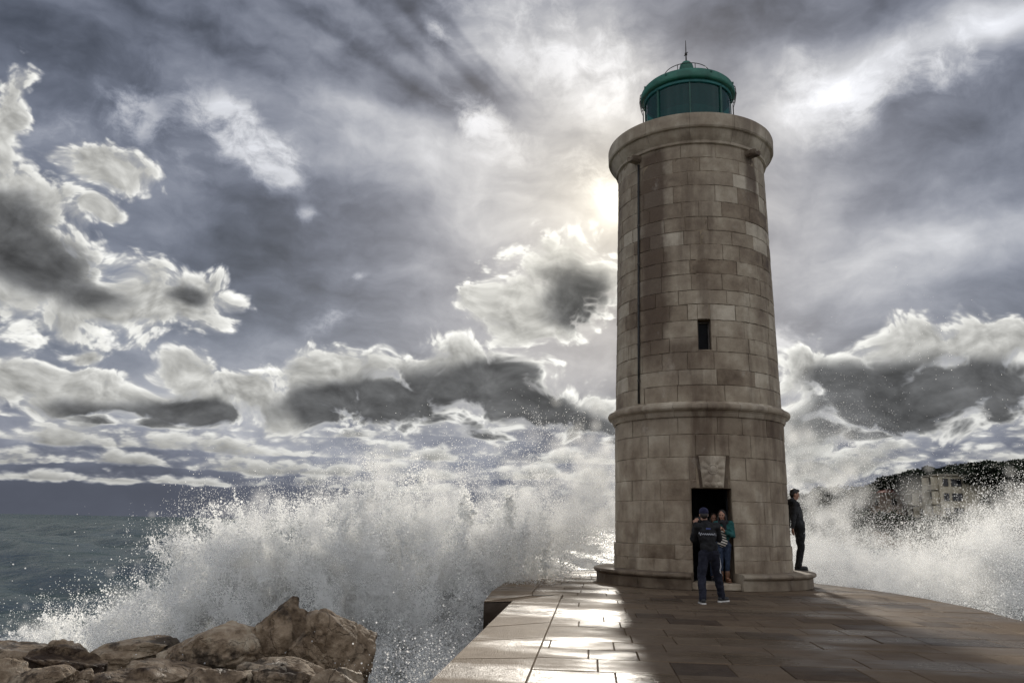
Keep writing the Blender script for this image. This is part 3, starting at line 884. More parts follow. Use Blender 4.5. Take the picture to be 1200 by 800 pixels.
# body: joint sheet 14 mm under the paving and the outer walls
pier.mat = 1
pier.face(*[pier.vert((x, y, -0.014)) for x, y in PIER][::-1])
pier.mat = 2
for i in range(len(PIER)):
    a, b = PIER[i], PIER[(i + 1) % len(PIER)]
    pier.quad((a[0], a[1], -0.03), (b[0], b[1], -0.03), (b[0], b[1], -4.0), (a[0], a[1], -4.0))
def slab(poly, tone, dz):
    # one paving stone: a thin prism with a worn, chamfered arris
    if len(poly) < 3 or abs(poly_area(poly)) < 0.02: return
    if poly_area(poly) > 0: poly = poly[::-1]
    o = offset_poly(poly, 0.004); q = offset_poly(poly, 0.010)
    if abs(poly_area(q)) < 0.01: return
    pier.t = tone; pier.mat = 0
    lo = [pier.vert((x, y, -0.030)) for x, y in o]; md = [pier.vert((x, y, -0.008 + dz)) for x, y in o]
    tx, ty = rng.gauss(0, 0.0005), rng.gauss(0, 0.0005)
    cx = sum(p[0] for p in q) / len(q); cy = sum(p[1] for p in q) / len(q)
    hi = [pier.vert((x, y, dz + (x - cx) * tx + (y - cy) * ty)) for x, y in q]
    n = len(o)
    for i in range(n):
        j = (i + 1) % n
        pier.face(lo[i], lo[j], md[j], md[i]); pier.face(md[i], md[j], hi[j], hi[i])
    pier.face(*hi[::-1])
KW = 0.80
INN = offset_poly(PIER, KW)
# edge course
for i in range(len(PIER)):
    a, b = Vector(PIER[i]), Vector(PIER[(i + 1) % len(PIER)])
    c, d = Vector(INN[i]), Vector(INN[(i + 1) % len(PIER)])
    L = (b - a).length
    if L < 0.62: 
        continue
    k = max(1, round(L / 1.25))
    for s in range(k):
        t0, t1 = s / k, (s + 1) / k
        slab([tuple(a.lerp(b, t0)), tuple(a.lerp(b, t1)), tuple(c.lerp(d, t1)), tuple(c.lerp(d, t0))], min(0.95, max(0.2, rng.gauss(0.66, 0.10))), rng.gauss(0.0, 0.0025))
# inner field, rows across the pier
core_poly = offset_poly(PIER, KW)
# drop the notch from the inner outline so every stone stays convex
u0 = -8.0
while u0 < 26:
    w = rng.choice([0.62, 0.66, 0.70, 0.74])
    row = clip_half(clip_half(core_poly, (AX.x, AX.y), u0 + w), (-AX.x, -AX.y), -u0)
    if len(row) >= 3:
        vs = [p[0] * AY.x + p[1] * AY.y for p in row]
        s = min(vs) - rng.uniform(0, 0.8); e = max(vs)
        while s < e:
            l = rng.choice([0.5, 0.55, 0.7, 0.9, 1.1, 1.3])
            st = clip_half(clip_half(row, (AY.x, AY.y), s + l), (-AY.x, -AY.y), -s)
            tone = rng.gauss(0.46, 0.12)
            if rng.random() < 0.06: tone = 0.12
            slab(st, min(0.9, max(0.05, tone)), rng.gauss(-0.001, 0.002))
            s += l
    u0 += w
pier_o = pier.build('pier', [M_PAVE, M_JOINT, wet_wall()])
tag(pier_o, kind='structure')

# ------------------------------------------------------------------ boulders
def rock_material():
    m, N, b = material('boulder_stone')
    tc = N.new('ShaderNodeTexCoord').outputs['Object']
    geo = N.new('ShaderNodeNewGeometry')
    at = N.new('ShaderNodeObjectInfo').outputs['Random']
    tc = N.v('ADD', tc, N.vscale(N.xyz(at, at, at), 40.0))
    big = N.noise(tc, 1.3, 6, 0.62, dim='3D')
    mid = N.noise(tc, 7.0, 7, 0.66, dim='3D')
    t = N.mad(N.sub(mid, 0.5), 0.9, big)
    t = N.mad(N.sub(at, 0.5), 0.30, t)
    col = N.ramp(t, [(0.22, (0.045, 0.027, 0.016)), (0.42, (0.190, 0.135, 0.085)), (0.60, (0.330, 0.250, 0.170)), (0.82, (0.50, 0.42, 0.31))])
    weed = N.mr(N.noise(N.v('ADD', tc, (5.0, 0.0, 2.0)), 1.0, 6, 0.66, dim='3D'), 0.54, 0.62)
    col = N.mix(N.mul(weed, 0.85), col, (0.022, 0.015, 0.010, 1))
    N.put(b.inputs['Base Color'], col)
    wet = N.noise(N.v('ADD', tc, (1.0, 7.0, 2.0)), 1.8, 4, 0.6, dim='3D')
    N.put(b.inputs['Roughness'], N.mr(wet, 0.50, 0.66, 0.80, 0.38))
    b.inputs['Specular IOR Level'].default_value = 0.3
    crk = N.voro(N.v('ADD', tc, N.vscale(N.noise(tc, 2.0, 4, 0.6, color=True, dim='3D'), 0.7)), 1.7, 'DISTANCE_TO_EDGE', dim='3D')
    h = N.add(N.mul(mid, 1.0), N.mul(N.noise(tc, 32, 4, 0.65, dim='3D'), 0.25))
    h = N.sub(h, N.mul(N.mr(crk, 0.0, 0.03, 1.0, 0.0), 0.38))
    N.put(b.inputs['Normal'], N.bump(h, 1.0, 0.055))
    return m
M_ROCK = rock_material()
_ico = bmesh.new(); bmesh.ops.create_icosphere(_ico, subdivisions=6, radius=1.0)
ICO_V = np.array([v.co[:] for v in _ico.verts], np.float64); ICO_F = np.array([[v.index for v in f.verts] for f in _ico.faces], np.int32); _ico.free()
_ico = bmesh.new(); bmesh.ops.create_icosphere(_ico, subdivisions=5, radius=1.0)
ICO5_V = np.array([v.co[:] for v in _ico.verts], np.float64); ICO5_F = np.array([[v.index for v in f.verts] for f in _ico.faces], np.int32); _ico.free()
LAT = Lattice(5)
def boulder(label, loc, size, seed, rz=0.0, tilt=0.0, planes=13, extra=(), fine=True, group='boulders of the breakwater'):
    rs = np.random.RandomState(seed)
    V, F = (ICO_V, ICO_F) if fine else (ICO5_V, ICO5_F)
    nrm = rs.normal(size=(planes, 3)); nrm /= np.linalg.norm(nrm, axis=1)[:, None]
    dst = rs.uniform(0.66, 1.0, planes)
    for (n, d) in extra:
        n = np.array(n, float); nrm = np.vstack([nrm, n / np.linalg.norm(n)]); dst = np.append(dst, d)
    q = V @ nrm.T
    rr = np.where(q > 0.08, dst / np.maximum(q, 0.08), 9.0)
    rr = np.minimum(rr, 1.18)
    # soft minimum keeps worn arrises
    k = 48.0
    r = -np.log(np.exp(-k * rr).sum(axis=1) + np.exp(-k * 1.12)) / k
    p = V * r[:, None]
    off = rs.uniform(0, 30, 3)
    # split off a few slivers so faces end in steps
    for _ in range(4):
        nn = rs.normal(size=3); nn[2] = abs(nn[2]); nn /= np.linalg.norm(nn); dd = rs.uniform(0.52, 0.72)
        side = rs.normal(size=3); side -= nn * side.dot(nn); side /= np.linalg.norm(side)
        over = p @ nn - dd - 0.04 * np.sin((p @ side) * 7 + rs.uniform(0, 6))
        cutm = np.clip((p @ side - rs.uniform(-0.1, 0.35)) / 0.05, 0, 1)
        p = p - nn[None] * (np.maximum(over, 0) * 0.75 * cutm)[:, None]
    n1 = fbm(LAT, p * 1.9 + off, 4) - 0.5
    n2 = fbm(LAT, p * 5.5 + off, 5, 0.55) - 0.5
    rid = 1 - np.abs(2 * fbm(LAT, p * 2.6 + off + 9, 4) - 1)
    p = p * (1 + 0.12 * n1 + 0.05 * n2 - 0.06 * np.maximum(rid - 0.80, 0) * 5)[:, None]
    p = p * np.array(size) * 0.95
    p = p + V * ((fbm(LAT, p * 9 + off, 4, 0.6) - 0.5) * 0.028)[:, None]
    M = np.array(Matrix.Rotation(rz, 3, 'Z') @ Matrix.Rotation(tilt, 3, 'Y'))
    p = p @ M.T
    o = np_mesh('boulder', p, F, M_ROCK)
    o.location = loc
    return tag(o, label, 'boulder', group)
BZ = -2.3
B = boulder
B('flat topped brown boulder at the left end of the breakwater, holed with dark hollows', (-6.68, 11.60, -0.63), (0.79, 0.67, 0.35), 3, 0.2, 0.08, extra=[((0.1, 0, 1), 0.62)])
B('smooth rounded tan boulder leaning against the flat topped one at the left end', (-5.35, 10.70, -0.61), (0.58, 0.49, 0.28), 14, 0.4, 0.25, planes=8)
B('dark brown trapezoid boulder with a flat top, standing alone against the white water', (-5.43, 12.60, -0.73), (0.78, 0.66, 0.38), 23, 0.1, -0.06, extra=[((0.05, 0, 1), 0.70), ((-1, 0, 0.5), 0.8)])
B('long grey brown boulder sloping up to the tall pair', (-4.18, 12.00, -0.57), (0.88, 0.75, 0.43), 31, -0.1, -0.18, extra=[((-0.5, 0, 1), 0.66)])
B('tall leaning tan boulder, the left one of the tall pair', (-3.28, 12.40, -0.39), (0.52, 0.44, 0.59), 47, 0.3, 0.22, extra=[((-1, 0, 0.9), 0.68)])
B('biggest boulder of the breakwater, dark and blunt with a weedy black flank on its right', (-2.34, 11.90, -0.50), (0.68, 0.62, 0.63), 52, -0.3, -0.12, planes=12, extra=[((1, 0, 0.9), 0.74)])
B('low smooth grey boulder in front of the trapezoid one', (-4.08, 9.90, -0.58), (0.63, 0.54, 0.24), 66, 0.2, 0.05, planes=8)
B('low wide tan boulder lying in front of the gap of the tall pair', (-2.57, 10.20, -0.57), (0.49, 0.42, 0.25), 71, -0.2, 0.05, planes=9)
B('small reddish boulder in the bottom left corner', (-5.64, 9.90, -0.60), (0.35, 0.30, 0.26), 83, 0.1, 0.15)
B('wet black boulder with a glistening crest in the bottom left corner', (-5.03, 9.40, -0.55), (0.40, 0.34, 0.25), 97, 0.6, 0.0)
B('very dark weedy boulder in front of the long sloping one', (-3.38, 9.90, -0.60), (0.45, 0.38, 0.27), 104, 0.1, 0.1)
B('small pointed brown boulder below the left flank of the biggest boulder', (-2.05, 9.90, -0.57), (0.24, 0.20, 0.20), 115, 0.1, 0.1, fine=False)
B('small knobbly boulder nearest the pier, at the foot of the biggest boulder', (-1.86, 10.10, -0.59), (0.23, 0.20, 0.22), 121, 0.8, 0.0, fine=False)
B('small grey boulder wedged between the rounded tan and the low smooth one', (-4.67, 9.60, -0.59), (0.22, 0.19, 0.20), 133, 0.3, 0.0, fine=False)
B('small dark boulder wedged between the low smooth and the low wide one', (-3.06, 10.20, -0.66), (0.26, 0.22, 0.20), 141, 0.3, 0.0, fine=False)
B('half hidden grey stone behind the rounded tan boulder', (-6.20, 12.20, -0.64), (0.36, 0.31, 0.21), 155, 0.5, 0.1, fine=False)
B('thin brown stone in the shaded gap under the tall pair', (-2.90, 11.30, -0.67), (0.59, 0.50, 0.24), 163, 0.1, 0.1, fine=False)
B('slanted dark stone under the long sloping boulder', (-4.23, 11.00, -0.67), (0.57, 0.48, 0.21), 172, 0.1, 0.1, fine=False)
# rubble core of the breakwater, under the boulders
rs = np.random.RandomState(4)
nx, ny = 120, 70
gx, gy = np.meshgrid(np.linspace(-16, -0.7, nx), np.linspace(3, 13.6, ny))
pp = np.stack([gx.ravel(), gy.ravel(), np.zeros(nx * ny)], 1)
hz = -1.6 - 0.05 * np.maximum(0, 8 - pp[:, 1]) + 0.7 * (fbm(LAT, pp * 1.6 + 3, 5) - 0.5) - 1.3 * np.clip((pp[:, 1] - 12.4) / 1.2, 0, 1) ** 1.5 - 0.8 * np.clip((pp[:, 0] + 1.6) / 0.9, 0, 1)
pp[:, 2] = hz
ii = (np.arange(ny - 1)[:, None] * nx + np.arange(nx - 1)[None, :]).ravel()
bed_o = np_mesh('rubble_ground', pp, np.stack([ii, ii + 1, ii + nx + 1, ii + nx], 1), M_ROCK)
tag(bed_o, kind='structure')


# ------------------------------------------------------------------ people
def capsule(bm, a, b, ra, rb, n=14, flat=None):
    a, b = Vector(a), Vector(b)
    d = b - a; L = d.length
    if L < 1e-5: return
    q = d.to_track_quat('Z', 'Y').to_matrix()
    prof = []
    for i in range(6):
        t = -math.pi / 2 + (math.pi / 2) * i / 5
        prof.append((ra * math.cos(t), ra * math.sin(t)))
    for i in range(6):
        t = (math.pi / 2) * i / 5
        prof.append((rb * math.cos(t), L + rb * math.sin(t)))
    rings = []
    for r, z in prof:
        rings.append([bm.verts.new(a + q @ Vector((r * math.cos(2 * math.pi * k / n), r * math.sin(2 * math.pi * k / n), z))) for k in range(n)] if r > 1e-6 else [bm.verts.new(a + q @ Vector((0, 0, z)))])
    for i in range(len(rings) - 1):
        A, Bq = rings[i], rings[i + 1]
        for k in range(n):
            k2 = (k + 1) % n
            if len(A) == 1: bm.faces.new((A[0], Bq[k2], Bq[k]))
            elif len(Bq) == 1: bm.faces.new((A[k], A[k2], Bq[0]))
            else: bm.faces.new((A[k], A[k2], Bq[k2], Bq[k]))
def ellip(bm, c, r, rot=None):
    t = bmesh.new(); bmesh.ops.create_uvsphere(t, u_segments=18, v_segments=12, radius=1.0)
    M = (rot if rot is not None else Matrix.Identity(3)).to_4x4() @ Matrix.Diagonal((r[0], r[1], r[2], 1.0))
    M.translation = Vector(c)
    t.verts.index_update()
    vs = [bm.verts.new(M @ v.co) for v in t.verts]
    for f in t.faces: bm.faces.new([vs[v.index] for v in f.verts])
    t.free()
def fuse(name, bm, mat, parent, voxel=0.009, smooth=4, wrinkle=0.0, seed=0, cutz=None):
    """melts the overlapping shapes of bm into one continuous skin"""
    bmesh.ops.recalc_face_normals(bm, faces=bm.faces)
    me = bpy.data.meshes.new('tmp'); bm.to_mesh(me); bm.free()
    o = bpy.data.objects.new('tmp', me); COL.objects.link(o)
    r = o.modifiers.new('r', 'REMESH'); r.mode = 'VOXEL'; r.voxel_size = voxel
    s = o.modifiers.new('s', 'SMOOTH'); s.iterations = smooth; s.factor = 0.5
    dg = bpy.context.evaluated_depsgraph_get()
    m2 = bpy.data.meshes.new_from_object(o.evaluated_get(dg))
    bpy.data.objects.remove(o); bpy.data.meshes.remove(me)
    m2.name = name; m2.materials.clear(); m2.materials.append(mat)
    n = len(m2.vertices)
    if wrinkle and n:
        co = np.empty(n * 3, np.float32); m2.vertices.foreach_get('co', co)
        no = np.empty(n * 3, np.float32); m2.vertices.foreach_get('normal', no)
        co = co.reshape(-1, 3); no = no.reshape(-1, 3)
        w = fbm(LAT, co * np.array([9, 9, 16]) + seed * 3.1 + 20, 3) - 0.5
        fold = 1 - np.abs(2 * fbm(LAT, co * np.array([7, 7, 11]) + seed * 5.7 + 40, 2) - 1)
        co = co + no * ((w * 1.2 + (fold - 0.75) * 0.8) * wrinkle)[:, None]
        m2.vertices.foreach_set('co', co.ravel())
    m2.polygons.foreach_set('use_smooth', [True] * len(m2.polygons))
    m2.update()
    ob = bpy.data.objects.new(name, m2); COL.objects.link(ob)
    if parent is not None: ob.parent = parent
    return ob

def cloth_mat(name, col, rough=0.85, weave=260.0):
    return plain(name, col, rough, 0.0, 0.3, 14.0, 0.25)
M_SKIN = plain('skin', (0.36, 0.19, 0.125), 0.5, var=0.12, scale=12)
M_SKIN2 = plain('tanned_skin', (0.30, 0.155, 0.10), 0.5, var=0.12, scale=12)
M_HAIR = plain('dark_hair', (0.012, 0.008, 0.006), 0.5, var=0.5, scale=30, bump=0.4)
M_EYE = plain('eye_dark', (0.02, 0.015, 0.012), 0.2)
M_LIP = plain('lip', (0.25, 0.08, 0.07), 0.5)
M_SOLE = plain('white_rubber', (0.62, 0.60, 0.56), 0.6)

def hand(bm, wrist, tip_dir, palm_n, curl=0.5, s=1.0, side=1):
    """palm and five separate bent fingers; palm_n is the side the fingers close towards"""
    w = Vector(wrist); d = Vector(tip_dir).normalized(); pn = Vector(palm_n)
    pn = (pn - d * pn.dot(d)).normalized(); ax = d.cross(pn).normalized() * side
    knuck = w + d * 0.085 * s
    for k in range(4):
        off = (k - 1.5) * 0.0205 * s
        base = knuck + ax * off - d * (0.004 * abs(k - 1.2))
        capsule(bm, w + d * 0.012 + ax * off * 0.6, base, 0.0135 * s, 0.0115 * s, 8)
        L = (0.070, 0.080, 0.075, 0.058)[k] * s
        p = base; ang = 0.25 * curl
        for seg, fr in enumerate((0.45, 0.32, 0.23)):
            ang += curl * 0.75
            dirn = d * math.cos(ang) + pn * math.sin(ang)
            q = p + dirn * L * fr
            capsule(bm, p, q, (0.0098 - 0.0010 * seg) * s, (0.0092 - 0.0012 * seg) * s, 8)
            p = q
    tb_ = w + d * 0.028 * s + ax * (-0.030) * s
    t1 = tb_ + (d * 0.5 - ax * 0.75 + pn * 0.35).normalized() * 0.040 * s
    t2 = t1 + (d * 0.85 - ax * 0.15 + pn * 0.55).normalized() * 0.030 * s
    capsule(bm, w + d * 0.02 * s, tb_, 0.015 * s, 0.0145 * s, 8)
    capsule(bm, tb_, t1, 0.0135 * s, 0.0115 * s, 8); capsule(bm, t1, t2, 0.0112 * s, 0.0090 * s, 8)

def head_shape(bm, c, face, s=1.0, down=0.0):
    """skull, jaw, nose, brow, chin and ears; face is the level direction the face looks to"""
    f = Vector(face).normalized(); side = f.cross(Vector((0, 0, 1))).normalized()
    rot = Matrix((side, f, Vector((0, 0, 1)))).transposed()
    rot = rot @ Matrix.Rotation(-down, 3, 'X')
    c = Vector(c)
    P = lambda x, y, z: c + rot @ Vector((x * s, y * s, z * s))
    ellip(bm, P(0, -0.012, 0.025), (0.076 * s, 0.098 * s, 0.094 * s), rot)
    ellip(bm, P(0, 0.022, -0.035), (0.060 * s, 0.068 * s, 0.080 * s), rot)
    ellip(bm, P(0, 0.062, -0.088), (0.026 * s, 0.022 * s, 0.022 * s), rot)
    ellip(bm, P(0, 0.076, 0.018), (0.050 * s, 0.016 * s, 0.014 * s), rot)
    capsule(bm, P(0, 0.082, 0.005), P(0, 0.108, -0.032), 0.009 * s, 0.0145 * s, 8)
    ellip(bm, P(0, 0.078, -0.062), (0.027 * s, 0.016 * s, 0.013 * s), rot)
    for q in (-1, 1):
        ellip(bm, P(0.077 * q, -0.008, -0.015), (0.010 * s, 0.020 * s, 0.032 * s), rot)
        ellip(bm, P(0.040 * q, 0.060, -0.025), (0.022 * s, 0.022 * s, 0.020 * s), rot)
    return P, rot
def face_bits(parent, P, rot, s):
    for q in (-1, 1):
        b_ = bmesh.new(); ellip(b_, P(0.030 * q, 0.083, -0.002), (0.0135 * s, 0.008 * s, 0.0075 * s), rot)
        MBx = MB(); MBx.add_bm(b_); MBx.build('eye', M_EYE, parent, smooth=True)
    b_ = bmesh.new(); ellip(b_, P(0, 0.0905, -0.060), (0.022 * s, 0.006 * s, 0.0065 * s), rot)
    MBx = MB(); MBx.add_bm(b_); MBx.build('lips', M_LIP, parent, smooth=True)

def figure(label, loc, J, s, face, down, skin, jacket, trousers, shoe_mat, sole_mat, hair_fn, arm_curl, boots=False, open_jacket=False, bulk=1.0, rz=0.0, jacket_name='jacket'):
    """J: joints in metres from the spot between the feet"""
    root = thing('person', label, 'person', loc, rz)
    V = {k: Vector(v) for k, v in J.items() if isinstance(v, tuple)}
    bm = bmesh.new()
    P, rot = head_shape(bm, V['head'], face, s, down)
    capsule(bm, V['neck'], V['head'] + Vector((0, 0, -0.03)), 0.055 * s, 0.050 * s)
    ch = V['chest']; pv = V['pelvis']
    across = (V['shR'] - V['shL']).normalized(); fwd = Vector((across.y, -across.x, 0)).normalized()
    trot = Matrix((across, fwd.cross(across).cross(across) * -1 if False else Vector((-across.y, across.x, 0)).normalized(), Vector((0, 0, 1)))).transposed()
    ellip(bm, ch, (0.155 * s, 0.105 * s, 0.20 * s), trot)
    ellip(bm, pv, (0.145 * s, 0.105 * s, 0.115 * s), trot)
    capsule(bm, pv, ch, 0.115 * s, 0.12 * s)
    capsule(bm, ch + Vector((0, 0, 0.12 * s)), V['neck'], 0.10 * s, 0.06 * s)
    for sd in ('L', 'R'):
        capsule(bm, ch + Vector((0, 0, 0.10 * s)), V['sh' + sd], 0.08 * s, 0.060 * s)
        capsule(bm, V['sh' + sd], V['el' + sd], 0.052 * s, 0.040 * s)
        capsule(bm, V['el' + sd], V['wr' + sd], 0.040 * s, 0.026 * s)
        hd = V.get('hd' + sd, V['wr' + sd] - V['el' + sd]); pn = V.get('pn' + sd, Vector((0, 1, 0)))
        hand(bm, V['wr' + sd], hd, pn, arm_curl[sd], s, 1 if sd == 'R' else -1)
        capsule(bm, V['hip' + sd], V['kn' + sd], 0.082 * s, 0.055 * s)
        capsule(bm, V['kn' + sd], V['an' + sd], 0.054 * s, 0.036 * s)
        capsule(bm, V['an' + sd], V['toe' + sd], 0.036 * s, 0.028 * s)
    body = fuse('body', bm, skin, root, 0.0075, 2)
    face_bits(body, P, rot, s)
    # jacket: follows torso and arms, loose at hem and cuffs
    bm = bmesh.new(); k = bulk
    ellip(bm, ch + Vector((0, 0, -0.01)), (0.180 * s * k, 0.132 * s * k, 0.215 * s), trot)
    hem = pv + Vector((0, 0, J.get('hem', -0.02)))
    ellip(bm, hem + Vector((0, 0, 0.12 * s)), (0.172 * s * k, 0.135 * s * k, 0.15 * s), trot)
    capsule(bm, hem + Vector((0, 0, 0.06)), ch, 0.138 * s * k, 0.14 * s * k)
    capsule(bm, ch + Vector((0, 0, 0.12 * s)), V['neck'] + Vector((0, 0, -0.005)), 0.112 * s, 0.075 * s)
    for sd in ('L', 'R'):
        capsule(bm, ch + Vector((0, 0, 0.11 * s)), V['sh' + sd], 0.095 * s, 0.080 * s)
        capsule(bm, V['sh' + sd], V['el' + sd], 0.076 * s * k, 0.060 * s * k)
        capsule(bm, V['el' + sd], V['wr' + sd] + (V['el' + sd] - V['wr' + sd]) * 0.12, 0.060 * s * k, 0.043 * s * k)
    jk = fuse(jacket_name, bm, jacket, root, 0.010, 3, 0.022, seed=int(loc[0] * 10))
    bm = bmesh.new()
    ellip(bm, pv, (0.168 * s, 0.130 * s, 0.165 * s), trot)
    for sd in ('L', 'R'):
        capsule(bm, pv + (V['hip' + sd] - pv) * 0.6, V['hip' + sd], 0.115 * s, 0.105 * s)
        capsule(bm, V['hip' + sd], V['kn' + sd], 0.100 * s, J.get('knr', 0.076) * s)
        end = V['an' + sd] + (V['kn' + sd] - V['an' + sd]) * (0.52 if boots else 0.02)
        capsule(bm, V['kn' + sd], end, J.get('knr', 0.076) * s, J.get('cuff', 0.064) * s)
    tr_ = fuse('trousers', bm, trousers, root, 0.010, 3, 0.020, seed=int(loc[1] * 10))
    for sd in ('L', 'R'):
        a, t = V['an' + sd], V['toe' + sd]
        dirn = (t - a); dirn.z = 0; dirn.normalize()
        bm = bmesh.new()
        capsule(bm, Vector((a.x, a.y, 0.055)) - dirn * 0.045, Vector((t.x, t.y, 0.050)) + dirn * 0.03, 0.044 * s, 0.040 * s)
        capsule(bm, Vector((a.x, a.y, 0.06)), a + Vector((0, 0, 0.02)), 0.050 * s, 0.052 * s)
        if boots: capsule(bm, Vector((a.x, a.y, 0.06)), a + (V['kn' + sd] - a) * 0.34, 0.052 * s, 0.060 * s)
        sh = fuse('boot' if boots else 'shoe', bm, shoe_mat, root, 0.008, 2)
        mb = MB(); pts = []
        nrm2 = Vector((-dirn.y, dirn.x, 0))
        c0 = Vector((a.x, a.y, 0)) - dirn * 0.05; c1 = Vector((t.x, t.y, 0)) + dirn * 0.035
        for i in range(20):
            th = 2 * math.pi * i / 20
            base = c1 if math.cos(th) > 0 else c0
            pts.append(base + dirn * math.cos(th) * 0.045 + nrm2 * math.sin(th) * 0.046)
        mb.grid([[(p.x, p.y, 0.002) for p in pts], [(p.x, p.y, 0.026) for p in pts]], closed_u=True)
        mb.face(*range(0, 20)); mb.face(*range(39, 19, -1))
        mb.build('sole', sole_mat, sh)
    hair_fn(root, P, rot, s)
    return root, jk, tr_, P, rot

def short_hair(mat, fringe=0.0):
    def f(root, P, rot, s):
        bm = bmesh.new()
        ellip(bm, P(0, -0.026, 0.048), (0.084 * s, 0.097 * s, 0.085 * s), rot)
        ellip(bm, P(0, -0.060, 0.0), (0.074 * s, 0.058 * s, 0.082 * s), rot)
        ellip(bm, P(0, 0.040, 0.098), (0.060 * s, 0.050 * s, 0.030 * s), rot)
        fuse('hair', bm, mat, root, 0.007, 2, 0.008, 3)
    return f
def long_hair(mat):
    def f(root, P, rot, s):
        bm = bmesh.new()
        ellip(bm, P(0, -0.028, 0.046), (0.088 * s, 0.098 * s, 0.088 * s), rot)
        ellip(bm, P(0, -0.065, -0.03), (0.088 * s, 0.062 * s, 0.125 * s), rot)
        for q in (-1, 1):
            capsule(bm, P(0.072 * q, -0.015, 0.03), P(0.092 * q, 0.01, -0.16), 0.028 * s, 0.034 * s)
            capsule(bm, P(0.092 * q, 0.01, -0.16), P(0.088 * q, 0.05, -0.27), 0.034 * s, 0.018 * s)
        fuse('hair', bm, mat, root, 0.008, 3, 0.012, 5)
    return f
def cap_hair(mat, capmat):
    def f(root, P, rot, s):
        bm = bmesh.new()
        ellip(bm, P(0, -0.055, -0.01), (0.074 * s, 0.058 * s, 0.075 * s), rot)
        fuse('hair', bm, mat, root, 0.007, 2, 0.008, 3)
        bm = bmesh.new()
        ellip(bm, P(0, -0.018, 0.050), (0.090 * s, 0.108 * s, 0.084 * s), rot)
        capsule(bm, P(0, 0.07, 0.045), P(0, 0.15, 0.03), 0.030 * s, 0.020 * s)
        fuse('cap', bm, capmat, root, 0.008, 2)
    return f

# the person taking a picture, seen from behind
M_BLACKJ = cloth_mat('black_jersey', (0.0026, 0.0028, 0.0038))
M_NAVY = cloth_mat('navy_jersey', (0.0028, 0.0038, 0.0135))
M_NAVYCAP = cloth_mat('navy_cap_cloth', (0.010, 0.011, 0.040))
M_BSHOE = plain('black_shoe', (0.010, 0.010, 0.011), 0.5)
J1 = dict(pelvis=(-0.01, 0.0, 0.86), chest=(-0.03, 0.02, 1.17), neck=(-0.05, 0.05, 1.37), head=(-0.065, 0.075, 1.515),
          shL=(-0.205, 0.03, 1.31), shR=(0.145, 0.03, 1.31), elL=(-0.255, 0.14, 1.07), elR=(0.215, 0.16, 1.08), wrL=(-0.165, 0.36, 1.345), wrR=(0.03, 0.37, 1.345),
          hdL=(0.15, 0.05, 0.4), hdR=(-0.15, 0.05, 0.4), pnL=(0.5, 0.6, 0.0), pnR=(-0.5, 0.6, 0),
          hipL=(-0.105, 0.0, 0.82), hipR=(0.085, 0.02, 0.82), knL=(-0.165, -0.05, 0.45), knR=(0.165, 0.15, 0.46), anL=(-0.205, -0.26, 0.085), anR=(0.235, 0.20, 0.085),
          toeL=(-0.205, -0.12, 0.045), toeR=(0.335, 0.29, 0.045), hem=-0.03, knr=0.082, cuff=0.066)
ph, ph_j, ph_t, _, _ = figure('person from behind in black tracksuit top, navy side-striped trousers and cap, raising a phone', (3.585, 14.86, 0.0), J1, 0.95, (0.12, 1, 0), 0.05,
    M_SKIN, M_BLACKJ, M_NAVY, M_BSHOE, M_SOLE, cap_hair(M_HAIR, M_NAVYCAP), dict(L=0.55, R=0.55))
def ribbon_on(ob, path, w, mat, name, off=0.006):
    """narrow printed band lying on a garment: every point is dropped onto the cloth"""
    from mathutils.bvhtree import BVHTree
    bvh = BVHTree.FromPolygons([v.co for v in ob.data.vertices], [p.vertices for p in ob.data.polygons])
    pts = []
    for p in path:
        if abs(p[1]) >= 0.3:      # thrown straight on to the cloth from outside
            c, n, _, _ = bvh.ray_cast(Vector((p[0], -1.0, p[2])), Vector((0, 1, 0)))
            if c is None: continue
        else:
            c, n, _, _ = bvh.find_nearest(Vector(p))
        pts.append((c + n * off, n))
    mb = MB()
    r0, r1 = [], []
    for i, (c, n) in enumerate(pts):
        d = (pts[min(i + 1, len(pts) - 1)][0] - pts[max(i - 1, 0)][0]).normalized()
        sd_ = d.cross(n).normalized() * w / 2
        r0.append(c - sd_); r1.append(c + sd_)
    mb.grid([r0, r1])
    return mb.build(name, mat, ob)
M_WHITEP = plain('white_print', (0.60, 0.60, 0.62), 0.6)
for q in (0.0, 0.03):
    ribbon_on(ph_t, [(0.22 - q * 0.2, 0.02 - q, 0.86 - 0.385 * t) if t < 1 else (0.285 - q * 0.2, 0.16 - q, 0.475) for t in [i / 12 for i in range(13)]] +
              [(0.285 + 0.06 * i / 10 - q * 0.2, 0.16 + 0.05 * i / 10 - q, 0.475 - 0.36 * i / 10) for i in range(1, 11)], 0.014, M_WHITEP, 'side_stripe')
# washed out line of script across the back: a tall capital, small joined strokes, a closing loop
sc_ = []
for i in range(260):
    t = i / 259
    amp = 0.026 if t < 0.12 else (0.022 if t > 0.82 else 0.011)
    sc_.append((-0.185 + 0.31 * t, -0.4, 1.175 - 0.006 * t + amp * math.sin(t * 62)))
ribbon_on(ph_j, sc_, 0.010, plain('faded_white_print', (0.40, 0.41, 0.44), 0.6), 'lettering')
ribbon_on(ph_j, [(-0.07 + 0.08 * i / 6, -0.3, 1.265) for i in range(7)], 0.026, plain('blue_print', (0.03, 0.045, 0.16), 0.6), 'badge')
fm = MB(); fm.box((0, 0, 0), (0.155, 0.010, 0.078), None, 0.004)
phone = fm.build('phone', plain('phone_black', (0.01, 0.01, 0.012), 0.2), None)
phone.location = (3.585 - 0.068, 14.86 + 0.425, 1.435)
tag(phone, 'black phone held up sideways in front of the face of the person in cap', 'phone')
